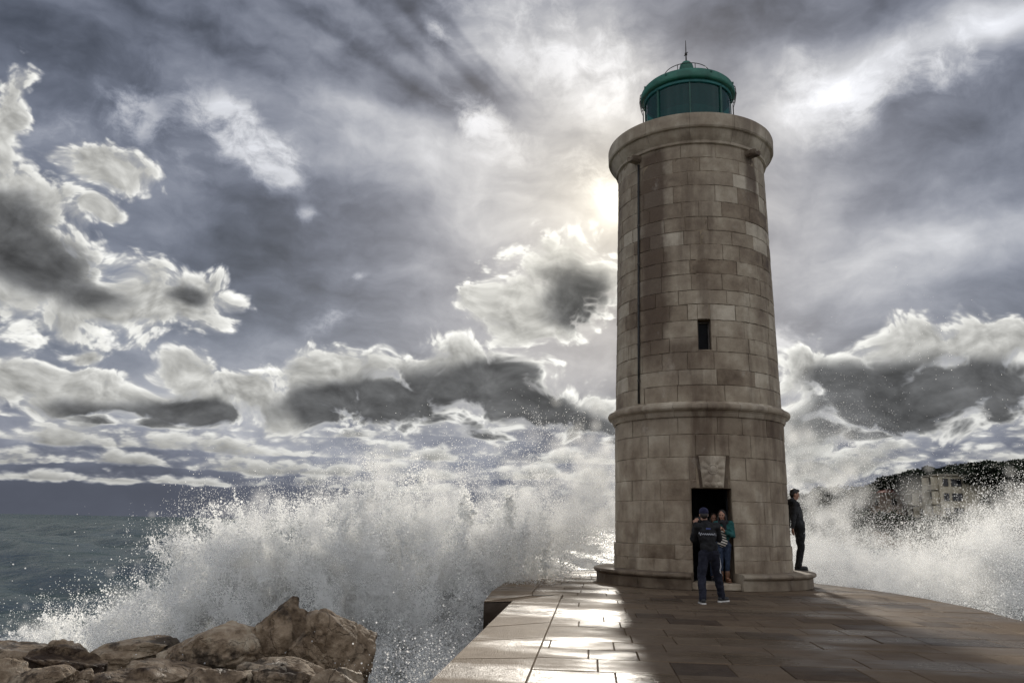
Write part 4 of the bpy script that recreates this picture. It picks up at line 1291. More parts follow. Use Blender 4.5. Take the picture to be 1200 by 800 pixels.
lm = MB(); lm.tube([(0.055, 0.004, 0.02), (0.055, 0.0075, 0.02)], 0.007, 10)
lm.build('camera_lens', M_EYE, phone)

# man leaning on the tower, in profile
M_GREYJ = cloth_mat('charcoal_jacket', (0.018, 0.018, 0.020))
M_BLACKT = cloth_mat('black_cloth', (0.004, 0.004, 0.0045))
J2 = dict(pelvis=(-0.035, 0.0, 1.00), chest=(-0.085, 0.0, 1.37), neck=(-0.125, 0.0, 1.60), head=(-0.085, 0.0, 1.775),
          shL=(-0.135, 0.20, 1.52), shR=(-0.135, -0.20, 1.52), elL=(-0.20, 0.24, 1.22), elR=(-0.225, -0.24, 1.22), wrL=(-0.20, 0.22, 0.97), wrR=(-0.265, -0.23, 0.965),
          hdR=(-0.02, 0, -1), hdL=(0, 0, -1), pnR=(0.9, 0.3, 0), pnL=(0.9, -0.3, 0),
          hipL=(-0.02, 0.095, 0.95), hipR=(-0.02, -0.095, 0.95), knL=(0.025, 0.09, 0.52), knR=(-0.045, -0.10, 0.52), anL=(-0.06, 0.09, 0.09), anR=(-0.135, -0.10, 0.09),
          toeL=(0.085, 0.10, 0.045), toeR=(0.015, -0.12, 0.045), hem=-0.06, knr=0.080, cuff=0.070)
mn, mn_j, mn_t, _, _ = figure('dark haired man in charcoal jacket and black trousers leaning back on the tower', (7.05, 20.06, 0.338), J2, 1.06, (1, -0.12, 0), 0.22,
    M_SKIN, M_GREYJ, M_BLACKT, M_BSHOE, M_BSHOE, short_hair(M_HAIR), dict(L=0.35, R=0.35), bulk=0.98)
for (x_, z_, w_) in ((0.06, 0.80, 0.03), (0.085, 0.66, 0.022), (0.02, 0.86, 0.02)):
    ribbon_on(mn_t, [(x_ - 0.015 + 0.03 * i / 3, -0.3, z_ + 0.01 * i / 3) for i in range(4)], w_, M_WHITEP, 'logo')
bm = bmesh.new(); capsule(bm, (-0.20, -0.09, 1.625), (-0.20, 0.09, 1.625), 0.062, 0.062); capsule(bm, (-0.155, 0, 1.64), (-0.20, 0, 1.58), 0.075, 0.085)
fuse('hood', bm, M_GREYJ, mn_j, 0.010, 3, 0.02, 4)

# two women sheltering in the doorway
def striped():
    m, N, b = material('striped_jersey')
    tc = N.new('ShaderNodeTexCoord').outputs['Object']
    x, y, z = N.sep(tc)
    w = N.m('SINE', N.mul(N.mad(x, 0.35, z), 2 * math.pi / 0.056))
    N.put(b.inputs['Base Color'], N.mix(N.mr(w, -0.15, 0.15), (0.62, 0.58, 0.50, 1), (0.02, 0.02, 0.022, 1)))
    b.inputs['Roughness'].default_value = 0.9
    return m
M_TEAL = cloth_mat('teal_fleece', (0.007, 0.075, 0.070))
M_JEANS = cloth_mat('blue_denim', (0.013, 0.024, 0.050))
M_BOOT = plain('tan_leather', (0.13, 0.060, 0.030), 0.5)
M_DARKC = cloth_mat('dark_coat', (0.010, 0.009, 0.011))
J3 = dict(pelvis=(0.0, 0.0, 0.80), chest=(0.02, -0.01, 1.09), neck=(0.01, -0.02, 1.27), head=(-0.01, -0.045, 1.405),
          shL=(-0.135, -0.02, 1.215), shR=(0.175, -0.02, 1.215), elL=(-0.155, -0.10, 0.985), elR=(0.20, -0.11, 0.975), wrL=(-0.125, -0.27, 1.075), wrR=(-0.005, -0.28, 1.07),
          hdL=(0.04, -0.03, 0.12), hdR=(-0.10, -0.03, 0.11), pnL=(1.0, 0.2, 0.0), pnR=(-0.7, -0.4, 0.3),
          hipL=(-0.085, 0.0, 0.76), hipR=(0.085, 0.0, 0.76), knL=(-0.07, -0.04, 0.43), knR=(0.075, -0.02, 0.43), anL=(-0.06, 0.0, 0.085), anR=(0.07, 0.01, 0.085),
          toeL=(-0.09, -0.13, 0.045), toeR=(0.09, -0.12, 0.045), hem=0.05, knr=0.066, cuff=0.052)
w1, w1_j, w1_t, P1, r1_ = figure('woman in open teal jacket, striped jersey, jeans and tan boots standing in the doorway', (4.645, 18.02, 0.152), J3, 0.90, (-0.25, -1, 0), 0.10,
    M_SKIN, M_TEAL, M_JEANS, M_BOOT, M_BOOT, long_hair(M_HAIR), dict(L=0.9, R=0.9), boots=True, rz=-0.12)
bm = bmesh.new()
ellip(bm, (-0.025, -0.070, 0.97), (0.100, 0.092, 0.215)); ellip(bm, (-0.02, -0.075, 0.83), (0.110, 0.085, 0.10))
fuse('jersey', bm, striped(), w1, 0.009, 3, 0.012, 2)
bm = bmesh.new()
for k in range(14):
    a = 2 * math.pi * k / 14; b2 = 2 * math.pi * (k + 1) / 14
    capsule(bm, (0.005 + 0.085 * math.cos(a), -0.03 + 0.075 * math.sin(a), 1.255 + 0.012 * math.sin(3 * a)), (0.005 + 0.085 * math.cos(b2), -0.03 + 0.075 * math.sin(b2), 1.255 + 0.012 * math.sin(3 * b2)), 0.042, 0.042)
capsule(bm, (0.02, -0.11, 1.24), (0.045, -0.14, 1.05), 0.045, 0.035)
fuse('scarf', bm, M_DARKC, w1, 0.009, 3, 0.02, 8)
J4 = dict(J3)
J4.update(elL=(-0.19, 0.0, 0.98), wrL=(-0.17, -0.10, 0.78), hdL=(0, 0, -1), pnL=(1, 0, 0), elR=(0.20, -0.02, 0.98), wrR=(0.16, -0.14, 0.80), hdR=(0, -0.2, -1), pnR=(-1, 0, 0), hem=-0.12)
J4 = {k: ((v[0], v[1], v[2] * 0.955) if isinstance(v, tuple) and k[:2] not in ('hd', 'pn', 'an', 'to') else v) for k, v in J4.items()}
w2, _, _, _, _ = figure('dark haired woman in dark coat half hidden behind the woman in teal', (4.58, 18.52, 0.152), J4, 0.90, (0.02, -1, 0), 0.05,
    M_SKIN2, M_DARKC, M_JEANS, M_BSHOE, M_BSHOE, long_hair(M_HAIR), dict(L=0.4, R=0.4), rz=-0.05, jacket_name='coat')


# ------------------------------------------------------------------ sea
SEA_Z = -2.2
def water_material(name, deep, foam_on=True, rough=0.09):
    m, N, b = material(name)
    tc = N.new('ShaderNodeTexCoord').outputs['Object']
    x, y, z = N.sep(tc)
    dist = N.v('LENGTH', tc)
    b.inputs['IOR'].default_value = 1.33
    b.inputs['Specular IOR Level'].default_value = 0.10
    col = tuple(deep) + (1.0,)
    r = rough
    if foam_on:
        # white water round the pier head, the breakwater and the lee side
        d1 = N.v('LENGTH', N.v('MULTIPLY', N.v('SUBTRACT', tc, (-2.5, 16.0, 0.0)), (1 / 9.0, 1 / 8.0, 0.0)))
        d2 = N.v('LENGTH', N.v('MULTIPLY', N.v('SUBTRACT', tc, (13.5, 21.0, 0.0)), (1 / 10.0, 1 / 14.0, 0.0)))
        near = N.m('MINIMUM', d1, d2)
        near = N.mr(near, 0.3, 1.5, 0.34, -0.34)
        fn = N.noise(N.v('ADD', N.v('MULTIPLY', tc, (0.55, 0.8, 0.3)), N.vscale(N.noise(tc, 0.5, 3, 0.6, color=True, dim='3D'), 1.4)), 1.0, 8, 0.68, dim='3D')
        vein = N.sub(1.0, N.m('ABSOLUTE', N.mul(N.sub(N.noise(N.v('MULTIPLY', tc, (0.30, 0.55, 0.3)), 1.0, 7, 0.62, dim='3D'), 0.5), 9.0)))
        fm = N.mr(N.add(fn, near), 0.60, 0.72)
        fv = N.mul(N.mr(vein, 0.2, 0.9), N.mr(N.add(fn, near), 0.42, 0.58))
        fm = N.m('MINIMUM', N.add(fm, N.mul(fv, 0.7)), 1.0)
        col = N.mix(fm, col, (0.68, 0.70, 0.68, 1))
        r = N.mixf(fm, rough, 0.75)
    n1 = N.noise(N.v('MULTIPLY', tc, (0.9, 1.7, 1.0)), 1.0, 6, 0.62, 0.3, dim='3D')
    n2 = N.noise(N.v('MULTIPLY', tc, (0.16, 0.42, 0.2)), 1.0, 5, 0.6, 0.2, dim='3D')
    far = N.mr(dist, 25.0, 220.0)
    h = N.add(N.mul(n1, N.mixf(far, 0.26, 0.06)), N.mul(n2, N.mixf(far, 0.6, 1.3)))
    nrm = N.bump(h, 0.85, 0.42)
    dif = N.new('ShaderNodeBsdfDiffuse'); N.put(dif.inputs[0], col); N.put(dif.inputs['Normal'], nrm)
    glo = N.new('ShaderNodeBsdfGlossy'); N.put(glo.inputs['Roughness'], r); N.put(glo.inputs['Normal'], nrm)
    fr = N.new('ShaderNodeFresnel'); fr.inputs[0].default_value = 1.33; N.put(fr.inputs['Normal'], nrm)
    fac = N.m('MINIMUM', fr.outputs[0], 0.36)          # wave slopes keep a rough sea from ever mirroring fully
    if foam_on: fac = N.mul(fac, N.sub(1.0, N.mul(fm, 0.9)))
    mx = N.new('ShaderNodeMixShader'); N.put(mx.inputs[0], fac)
    N.l.new(dif.outputs[0], mx.inputs[1]); N.l.new(glo.outputs[0], mx.inputs[2])
    N.l.new(mx.outputs[0], [n for n in N.n if n.type == 'OUTPUT_MATERIAL'][0].inputs[0])
    N.n.remove(b)
    return m
rs = np.random.RandomState(21)
nr_, na_ = 620, 520
rad = 8.0 * (9000.0 / 8.0) ** (np.linspace(0, 1, nr_) ** 1.0)
azs = np.radians(np.linspace(-88, 88, na_))
RR, AA = np.meshgrid(rad, azs, indexing='ij')
SX = (RR * np.sin(AA)).ravel(); SY = (RR * np.cos(AA) - 6.0).ravel()
H = np.zeros_like(SX)
step = np.maximum(RR * (azs[1] - azs[0]), RR * (rad[1] / rad[0] - 1)).ravel()
for k in range(46):
    lam = 1.1 * 1.105 ** k if k < 40 else rs.uniform(18, 60)
    amp = 0.0125 * lam ** 0.80 * rs.uniform(0.5, 1.3)
    th = math.radians(200) + rs.normal(0, 0.55)            # swell runs in from the open sea
    ph = (SX * math.sin(th) + SY * math.cos(th)) * 2 * math.pi / lam + rs.uniform(0, 6.28)
    fade = np.clip((lam / step - 2.5) / 3.0, 0, 1)
    w = np.sin(ph)
    H += amp * fade * (w + 0.35 * np.cos(2 * ph))
grp = fbm(LAT, np.stack([SX * 0.05, SY * 0.05, 0 * SX], 1), 3)
H *= (0.55 + 0.9 * grp) * 1.0
H *= 0.45 + 0.55 * np.clip((np.hypot(SX - 2, SY - 15) - 9) / 15.0, 0, 1)
H *= np.clip(1.3 - RR.ravel() / 900.0, 0.0, 1.0)
pv = np.stack([SX, SY, SEA_Z + H], 1)
ii = (np.arange(nr_ - 1)[:, None] * na_ + np.arange(na_ - 1)[None, :]).ravel()
sea = np_mesh('sea', pv, np.stack([ii, ii + na_, ii + na_ + 1, ii + 1], 1), water_material('sea_water', (0.012, 0.043, 0.050)))
tag(sea, kind='structure')

# backwash: a tongue of dark water running off the foot of the pier wall
nu, nv = 60, 110
us = np.linspace(0, 1, nu); vs_ = np.linspace(0, 1, nv)
UU, VV = np.meshgrid(us, vs_, indexing='ij')
Y = 3.0 + 12.0 * VV
XE = -0.644 + (Y - 7.103) * 0.0996 + 0.06
WID = 0.5 + 1.5 * np.sqrt(np.clip((14.9 - Y) / 8.0, 0, 1))
X = XE - UU * WID
Z = -0.50 - 0.12 * UU - 1.15 * UU ** 2.2
pw = np.stack([X.ravel(), Y.ravel(), Z.ravel()], 1)
rdg = fbm(LAT, np.stack([pw[:, 0] * 1.6, pw[:, 1] * 0.55, 0 * pw[:, 0]], 1) + 4, 5, 0.55)
pw[:, 2] += 0.28 * (rdg - 0.5)
ii = (np.arange(nu - 1)[:, None] * nv + np.arange(nv - 1)[None, :]).ravel()
wash = np_mesh('water', pw, np.stack([ii, ii + 1, ii + nv + 1, ii + nv], 1), water_material('backwash_water', (0.020, 0.030, 0.028), False, 0.14))
tag(wash, kind='structure')


# ------------------------------------------------------------------ breaking waves: droplets
def spray_material(name, col, trans=0.55, puff=0.0):
    m, N, b = material(name)
    for n in list(N.n): N.n.remove(n)
    d = N.new('ShaderNodeBsdfDiffuse'); d.inputs[0].default_value = col
    t = N.new('ShaderNodeBsdfTranslucent'); t.inputs[0].default_value = col
    mx = N.new('ShaderNodeMixShader'); mx.inputs[0].default_value = trans
    o = N.new('ShaderNodeOutputMaterial')
    N.l.new(d.outputs[0], mx.inputs[1]); N.l.new(t.outputs[0], mx.inputs[2])
    if not puff:
        N.l.new(mx.outputs[0], o.inputs[0])
        return m
    clear = N.new('ShaderNodeBsdfTransparent')
    m2 = N.new('ShaderNodeMixShader')
    if True:      # a wisp of mist: thick in the middle, nothing at its edge
        geo = N.new('ShaderNodeNewGeometry')
        nd = N.m('ABSOLUTE', N.v('DOT_PRODUCT', geo.outputs['Normal'], geo.outputs['Incoming']))
        N.put(m2.inputs[0], N.mul(N.m('POWER', nd, 2.2), puff))
    N.l.new(clear.outputs[0], m2.inputs[1]); N.l.new(mx.outputs[0], m2.inputs[2])
    N.l.new(m2.outputs[0], o.inputs[0])
    return m
def points_object(name, pos, rad, mat):
    me = bpy.data.meshes.new(name)
    me.vertices.add(len(pos))
    me.vertices.foreach_set('co', np.asarray(pos, np.float32).ravel())
    a = me.attributes.new('radius', 'FLOAT', 'POINT'); a.data.foreach_set('value', np.asarray(rad, np.float32))
    me.materials.append(mat)
    o = bpy.data.objects.new(name, me); COL.objects.link(o)
    g = bpy.data.node_groups.new(name + '_points', 'GeometryNodeTree')
    g.interface.new_socket('Geometry', in_out='INPUT', socket_type='NodeSocketGeometry')
    g.interface.new_socket('Geometry', in_out='OUTPUT', socket_type='NodeSocketGeometry')
    gi = g.nodes.new('NodeGroupInput'); go = g.nodes.new('NodeGroupOutput')
    mp = g.nodes.new('GeometryNodeMeshToPoints')
    na = g.nodes.new('GeometryNodeInputNamedAttribute'); na.data_type = 'FLOAT'; na.inputs['Name'].default_value = 'radius'
    sm = g.nodes.new('GeometryNodeSetMaterial'); sm.inputs['Material'].default_value = mat
    g.links.new(gi.outputs[0], mp.inputs['Mesh']); g.links.new(na.outputs['Attribute'], mp.inputs['Radius'])
    g.links.new(mp.outputs[0], sm.inputs['Geometry']); g.links.new(sm.outputs[0], go.inputs[0])
    md = o.modifiers.new('points', 'NODES'); md.node_group = g
    return o
M_SPRAY = spray_material('spray_white', (0.985, 0.985, 0.97, 1), 0.80)
M_MIST = spray_material('mist_white', (0.985, 0.985, 0.97, 1), 0.80, puff=0.15)
LATS = Lattice(77)
RS = np.random.RandomState(99)
# the front line of the breaker, as plan positions, with how high the water is thrown there:
# (x, y, height of the crest above the pier deck, how far the jets lean out to the left)
FRONT_W = [(-8.56, 15.0, -0.76, 1.2), (-7.56, 15.0, -0.4, 1.4), (-6.8, 15.2, -0.05, 1.6), (-6.1, 15.4, 0.58, 1.8), (-5.79, 15.6, 1.38, 1.9), (-5.46, 15.8, 1.74, 1.7), (-4.72, 16.0, 1.57, 1.3), (-4.03, 16.5, 1.79, 1.0), (-3.22, 17.0, 2.28, 0.7), (-2.43, 17.5, 2.76, 0.4), (-1.63, 18.0, 2.37, 0.2), (-0.71, 18.6, 2.12, 0.0), (0.07, 19.4, 2.1, -0.2), (0.75, 20.2, 1.77, -0.2), (1.28, 21.0, 1.27, -0.2)]
FRONT_V = [(-3.12, 18.0, 2.2, 0.2), (-2.28, 18.5, 3.01, 0.0), (-0.75, 19.5, 2.62, -0.2), (0.48, 20.5, 3.25, -0.2), (1.4, 21.5, 4.04, -0.2), (2.45, 22.8, 4.52, -0.2), (3.59, 24.0, 4.15, -0.2)]
FRONT_R = [(8.43, 25, 0.78, -0.3), (9.33, 25, 0.9, -0.3), (10.33, 25, 0.62, -0.3), (11.12, 24.5, 0.48, -0.4), (11.77, 24, 0.75, -0.6), (12.4, 23.5, 1.13, -0.8), (13.14, 23, 1.73, -0.8), (13.83, 22.5, 2.13, -0.8), (14.71, 22.0, 2.42, -0.8)]
FRONT_M = [(8.65, 27, 5.46, 0), (9.52, 27, 5.71, 0), (10.29, 27, 4.21, 0), (10.87, 27, 2.4, 0), (12.07, 27, 1.66, 0), (13.73, 27, 1.5, 0), (14.57, 26, 1.6, 0), (16.22, 26, 1.94, 0), (17.6, 26, 2.23, 0)]

def along(front, t):
    f = np.asarray(front); k = np.linspace(0, 1, len(f))
    return [np.interp(t, k, f[:, i]) for i in range(f.shape[1])]
def jets(front, n_jets, per_jet, depth, zb, hmin, s0, s1, power, seed, width_gain=1.0):
    rs = np.random.RandomState(seed)
    P = []; W = []
    for j in range(n_jets):
        t = rs.rand()
        x, y, h, lean = along(front, t)
        hh = zb + (h - zb) * (1 - (1 - hmin) * rs.rand() ** power)
        L = hh - zb
        n = int(per_jet * (0.25 + L / 4.0) * rs.uniform(0.4, 1.6))
        tip = np.array([x + rs.normal(0, 0.25), y + rs.normal(0, depth), hh])
        base = np.array([x + lean * (L / 4.5) + rs.normal(0, 0.35), tip[1] + rs.normal(0, 0.4) - 0.3, zb])
        f = rs.beta(1.15, 1.35, n)
        c = base[None] + (tip - base)[None] * f[:, None]
        c[:, 2] += 0.22 * L * (f - f * f) * 4 * 0.5
        sp = (s0 + (s1 - s0) * f) * rs.uniform(0.6, 1.4) * width_gain
        # droplets gather along threads inside the jet
        k = 5
        thr = rs.normal(0, 1.0, (k, 3)); ti = rs.randint(0, k, n)
        c += thr[ti] * (sp * 0.75)[:, None] * np.sqrt(f)[:, None] + rs.normal(0, 1, (n, 3)) * (sp * 0.42)[:, None]
        P.append(c); W.append(f)
    return np.concatenate(P), np.concatenate(W)
def clumpy(p, keep_lo, keep_hi, sc, seed):
    q = p * sc + seed
    w = fbm(LATS, q, 3, 0.55)
    pr = np.clip((w - keep_lo) / (keep_hi - keep_lo), 0, 1)
    return RS.rand(len(p)) < pr
def swirl(p, amp, sc, seed):
    q = p * sc + seed
    d = np.stack([fbm(LATS, q + o, 2) - 0.5 for o in (0.0, 11.3, 23.7)], 1)
    return p + d * amp * 2
def radii(n, med, sig, lo, hi, seed):
    return np.clip(med * np.exp(np.random.RandomState(seed).normal(0, sig, n)), lo, hi)

p1, f1 = jets(FRONT_W, 900, 6500, 0.75, -2.25, 0.18, 0.09, 0.36, 1.15, 1)
p1 = swirl(p1, 0.40, 0.8, 3.0); p1 = swirl(p1, 0.20, 2.4, 8.0)
k = clumpy(p1, 0.43, 0.55, 1.25, 2.0) & clumpy(p1, 0.38, 0.54, 3.6, 5.0)
p1 = p1[k]; f1 = f1[k]
r1 = radii(len(p1), 0.0041, 0.42, 0.0018, 0.018, 5) * (1.12 - 0.3 * f1)
# thick foot of the breaker
p2, f2 = jets(FRONT_W, 420, 6000, 0.8, -2.3, 0.10, 0.18, 0.36, 0.7, 2)
p2[:, 2] = -2.3 + (p2[:, 2] + 2.3) * 0.72
p2 = swirl(p2, 0.35, 1.1, 5.0); p2 = swirl(p2, 0.14, 3.4, 7.0)
k = clumpy(p2, 0.36, 0.52, 1.7, 12.0); p2 = p2[k]
r2 = radii(len(p2), 0.0058, 0.4, 0.003, 0.022, 6)
# churned water heaped against the pier wall
nq = 500000
yy = RS.uniform(8.5, 22.0, nq)
xw = np.interp(yy, [7.1, 14.6, 18.7, 20.8, 22.0], [-0.64, 0.0, -0.1, 0.26, 0.6])
p6 = np.stack([xw - 0.25 - np.abs(RS.normal(0, 1.5, nq)), yy, -2.2 + np.abs(RS.normal(0, 0.55, nq)) + 0.25], 1)
p6 = swirl(p6, 0.45, 0.8, 81.0); p6 = swirl(p6, 0.2, 2.6, 84.0)
k = clumpy(p6, 0.36, 0.52, 1.6, 82.0) & ((yy > 13.0) | ((yy > 11.0) & (RS.rand(nq) < 0.25))); p6 = p6[k]
r6 = radii(len(p6), 0.0062, 0.4, 0.003, 0.02, 83)
# ropes of solid white water thrown up inside the burst
p5, f5 = jets(FRONT_W, 230, 3000, 0.6, -2.2, 0.30, 0.03, 0.11, 1.2, 31)
p5 = swirl(p5, 0.30, 0.9, 61.0); p5 = swirl(p5, 0.20, 2.6, 66.0); p5 = swirl(p5, 0.09, 7.0, 68.0)
k = clumpy(p5, 0.40, 0.50, 2.4, 71.0); p5 = p5[k]
r5 = radii(len(p5), 0.0085, 0.42, 0.003, 0.026, 33)
# coarse drops flung out beyond the crest, and the fine high veil
p3, f3 = jets(FRONT_W, 260, 260, 1.2, -1.0, 0.55, 0.25, 0.75, 1.0, 3)
p3 = swirl(p3, 0.4, 0.8, 15.0); k = clumpy(p3, 0.40, 0.62, 1.1, 5.0); p3 = p3[k]
r3 = radii(len(p3), 0.0055, 0.38, 0.003, 0.012, 7)
p4, f4 = jets(FRONT_V, 320, 750, 1.0, -1.5, 0.25, 0.30, 0.65, 1.0, 4)
p4 = swirl(p4, 0.6, 0.7, 25.0); k = clumpy(p4, 0.38, 0.60, 1.0, 9.0); p4 = p4[k]
r4 = radii(len(p4), 0.0058, 0.35, 0.003, 0.014, 8)
pos = np.concatenate([p1, p2, p3, p4, p5, p6]); rad = np.concatenate([r1, r2, r3, r4, r5, r6])

def clear_of_pier(pos, rad):
    # nothing may hang inside the tower or below the deck of the pier
    dx = pos[:, 0] - TC[0]; dy = pos[:, 1] - TC[1]
    ok = (dx * dx + dy * dy > 2.75 ** 2)
    inside = np.ones(len(pos), bool)
    n = len(PIER)
    x, y = pos[:, 0], pos[:, 1]
    c = np.zeros(n and len(pos), bool)
    for i in range(n):
        x1, y1 = PIER[i]; x2, y2 = PIER[(i + 1) % n]
        cond = ((y1 > y) != (y2 > y)) & (x < (x2 - x1) * (y - y1) / (y2 - y1 + 1e-12) + x1)
        c ^= cond
    ok &= ~(c & (pos[:, 2] < 0.03))
    ok &= ~(c & (RS.rand(len(pos)) < 0.6) & (pos[:, 2] < 0.8))
    return pos[ok], rad[ok]
pos, rad = clear_of_pier(pos, rad)
spray = points_object('sea_spray', pos, rad, M_SPRAY)
tag(spray, 'great burst of white spray breaking over the boulders left of the pier', 'sea spray', kind='stuff')

# soft mist between the drops
m1, _ = jets(FRONT_W, 600, 80, 0.7, -2.3, 0.20, 0.10, 0.30, 0.85, 21)
m1 = swirl(m1, 0.40, 0.8, 3.0); m1 = swirl(m1, 0.20, 2.4, 8.0)
k = clumpy(m1, 0.42, 0.55, 1.25, 2.0); m1 = m1[k]
m2_, _ = jets(FRONT_V, 200, 12, 1.0, -1.5, 0.25, 0.35, 0.6, 1.0, 22)
mr1 = np.concatenate([radii(len(m1), 0.10, 0.45, 0.04, 0.28, 23), radii(len(m2_), 0.24, 0.3, 0.12, 0.4, 24)])
mp, mr1 = clear_of_pier(np.concatenate([m1, m2_]), mr1)
mist = points_object('sea_mist', mp, mr1, M_MIST)
tag(mist, 'soft white mist hanging inside the burst of spray left of the pier', 'sea mist', kind='stuff')

q1, g1 = jets(FRONT_R, 520, 4200, 2.2, -2.3, 0.15, 0.35, 0.8, 1.2, 11)
q1 = swirl(q1, 0.5, 0.6, 33.0); q1 = swirl(q1, 0.2, 2.0, 38.0)
k = clumpy(q1, 0.36, 0.58, 0.9, 32.0); q1 = q1[k]
s1 = radii(len(q1), 0.0056, 0.38, 0.003, 0.024, 15)
# thin veil of fine drops drifting over the lee side
q2, g2 = jets(FRONT_M, 420, 1000, 3.0, -2.3, 0.30, 0.6, 1.2, 0.8, 12)
k = clumpy(q2, 0.30, 0.62, 0.5, 42.0); q2 = q2[k]
s2 = radii(len(q2), 0.0043, 0.35, 0.002, 0.012, 16)
# foaming water lying beyond the deck
nq = 1400000
th = RS.rand(nq); xx, yy, hh, _ = along(FRONT_R, th)
q3 = np.stack([xx + RS.normal(0, 1.2, nq), yy + RS.normal(0, 4.0, nq), -2.25 + np.abs(RS.normal(0, 0.75, nq))], 1)
q3 = swirl(q3, 0.6, 0.5, 51.0); k = clumpy(q3, 0.36, 0.55, 1.1, 52.0); q3 = q3[k]
s3 = radii(len(q3), 0.0085, 0.35, 0.005, 0.03, 17)

pos = np.concatenate([q1, q2, q3]); rad = np.concatenate([s1, s2, s3])
pos, rad = clear_of_pier(pos, rad)
spray2 = points_object('sea_spray', pos, rad, M_SPRAY)
tag(spray2, 'drifting veil of white spray and churned water beyond the right edge of the pier', 'sea spray', kind='stuff')

n1_, _ = jets(FRONT_R, 500, 40, 2.0, -2.3, 0.2, 0.3, 0.6, 0.9, 25)
n1_ = swirl(n1_, 0.5, 0.6, 33.0); k = clumpy(n1_, 0.36, 0.58, 0.9, 32.0); n1_ = n1_[k]
nr1 = radii(len(n1_), 0.22, 0.4, 0.08, 0.5, 26)
n2_, _ = jets(FRONT_M[:4], 120, 4, 2.0, -2.3, 0.25, 0.5, 0.8, 0.8, 27)
n2_ = swirl(n2_, 0.5, 0.6, 35.0)
n1_ = np.concatenate([n1_, n2_]); nr1 = np.concatenate([nr1, radii(len(n2_), 0.30, 0.3, 0.12, 0.5, 28)])
mp, nr1 = clear_of_pier(n1_, nr1)
mist2 = points_object('sea_mist', mp, nr1, M_MIST)
tag(mist2, 'soft white mist over the churned water right of the pier', 'sea mist', kind='stuff')

# ------------------------------------------------------------------ far shore
LAT3 = Lattice(31)
def shore_h(x, y):
    ys = np.interp(x, [40, 62, 75, 100, 160, 300], [250, 207, 168, 143, 120, 100])
    inl = (y - ys) * 0.72
    az = np.degrees(np.arctan2(x, y))
    H = np.interp(az, [15, 18, 22, 25, 28, 31, 36, 45], [0.5, 2.0, 4.8, 6.5, 8.5, 10.0, 13.0, 16.0])
    s = lambda t: np.clip(t, 0, 1) ** 2 * (3 - 2 * np.clip(t, 0, 1))
    h = -4.0 + 4.4 * s(inl / 5.0 + 0.15) + H * s((inl - 2) / 50.0)
    p = np.stack([np.asarray(x, float).ravel() * 0.12, np.asarray(y, float).ravel() * 0.12, np.zeros(np.size(x))], 1)
    return h + (fbm(LAT3, p, 4).reshape(np.shape(x)) - 0.5) * 2.2
gx, gy = np.meshgrid(np.linspace(40, 300, 220), np.linspace(95, 420, 240))
gz = shore_h(gx, gy)
pp = np.stack([gx.ravel(), gy.ravel(), gz.ravel()], 1)
nx = 220
ii = (np.arange(239)[:, None] * nx + np.arange(nx - 1)[None, :]).ravel()
mh, Nh, bh = material('scrub_hillside')
tch = Nh.new('ShaderNodeTexCoord').outputs['Object']
_, _, hz_ = Nh.sep(tch)
nh = Nh.noise(tch, 0.16, 6, 0.65, dim='3D')
Nh.put(bh.inputs['Base Color'], Nh.mix(Nh.mr(Nh.add(hz_, Nh.mul(nh, 6.0)), 2.0, 5.0), Nh.ramp(nh, [(0.3, (0.10, 0.080, 0.060)), (0.7, (0.22, 0.185, 0.145))]), Nh.ramp(nh, [(0.3, (0.016, 0.022, 0.010)), (0.7, (0.055, 0.055, 0.028))])))
bh.inputs['Roughness'].default_value = 0.95
Nh.put(bh.inputs['Normal'], Nh.bump(Nh.noise(tch, 0.9, 6, 0.7, dim='3D'), 0.8, 0.8))
hill = np_mesh('hills', pp, np.stack([ii, ii + 1, ii + nx + 1, ii + nx], 1), mh)
tag(hill, kind='structure')

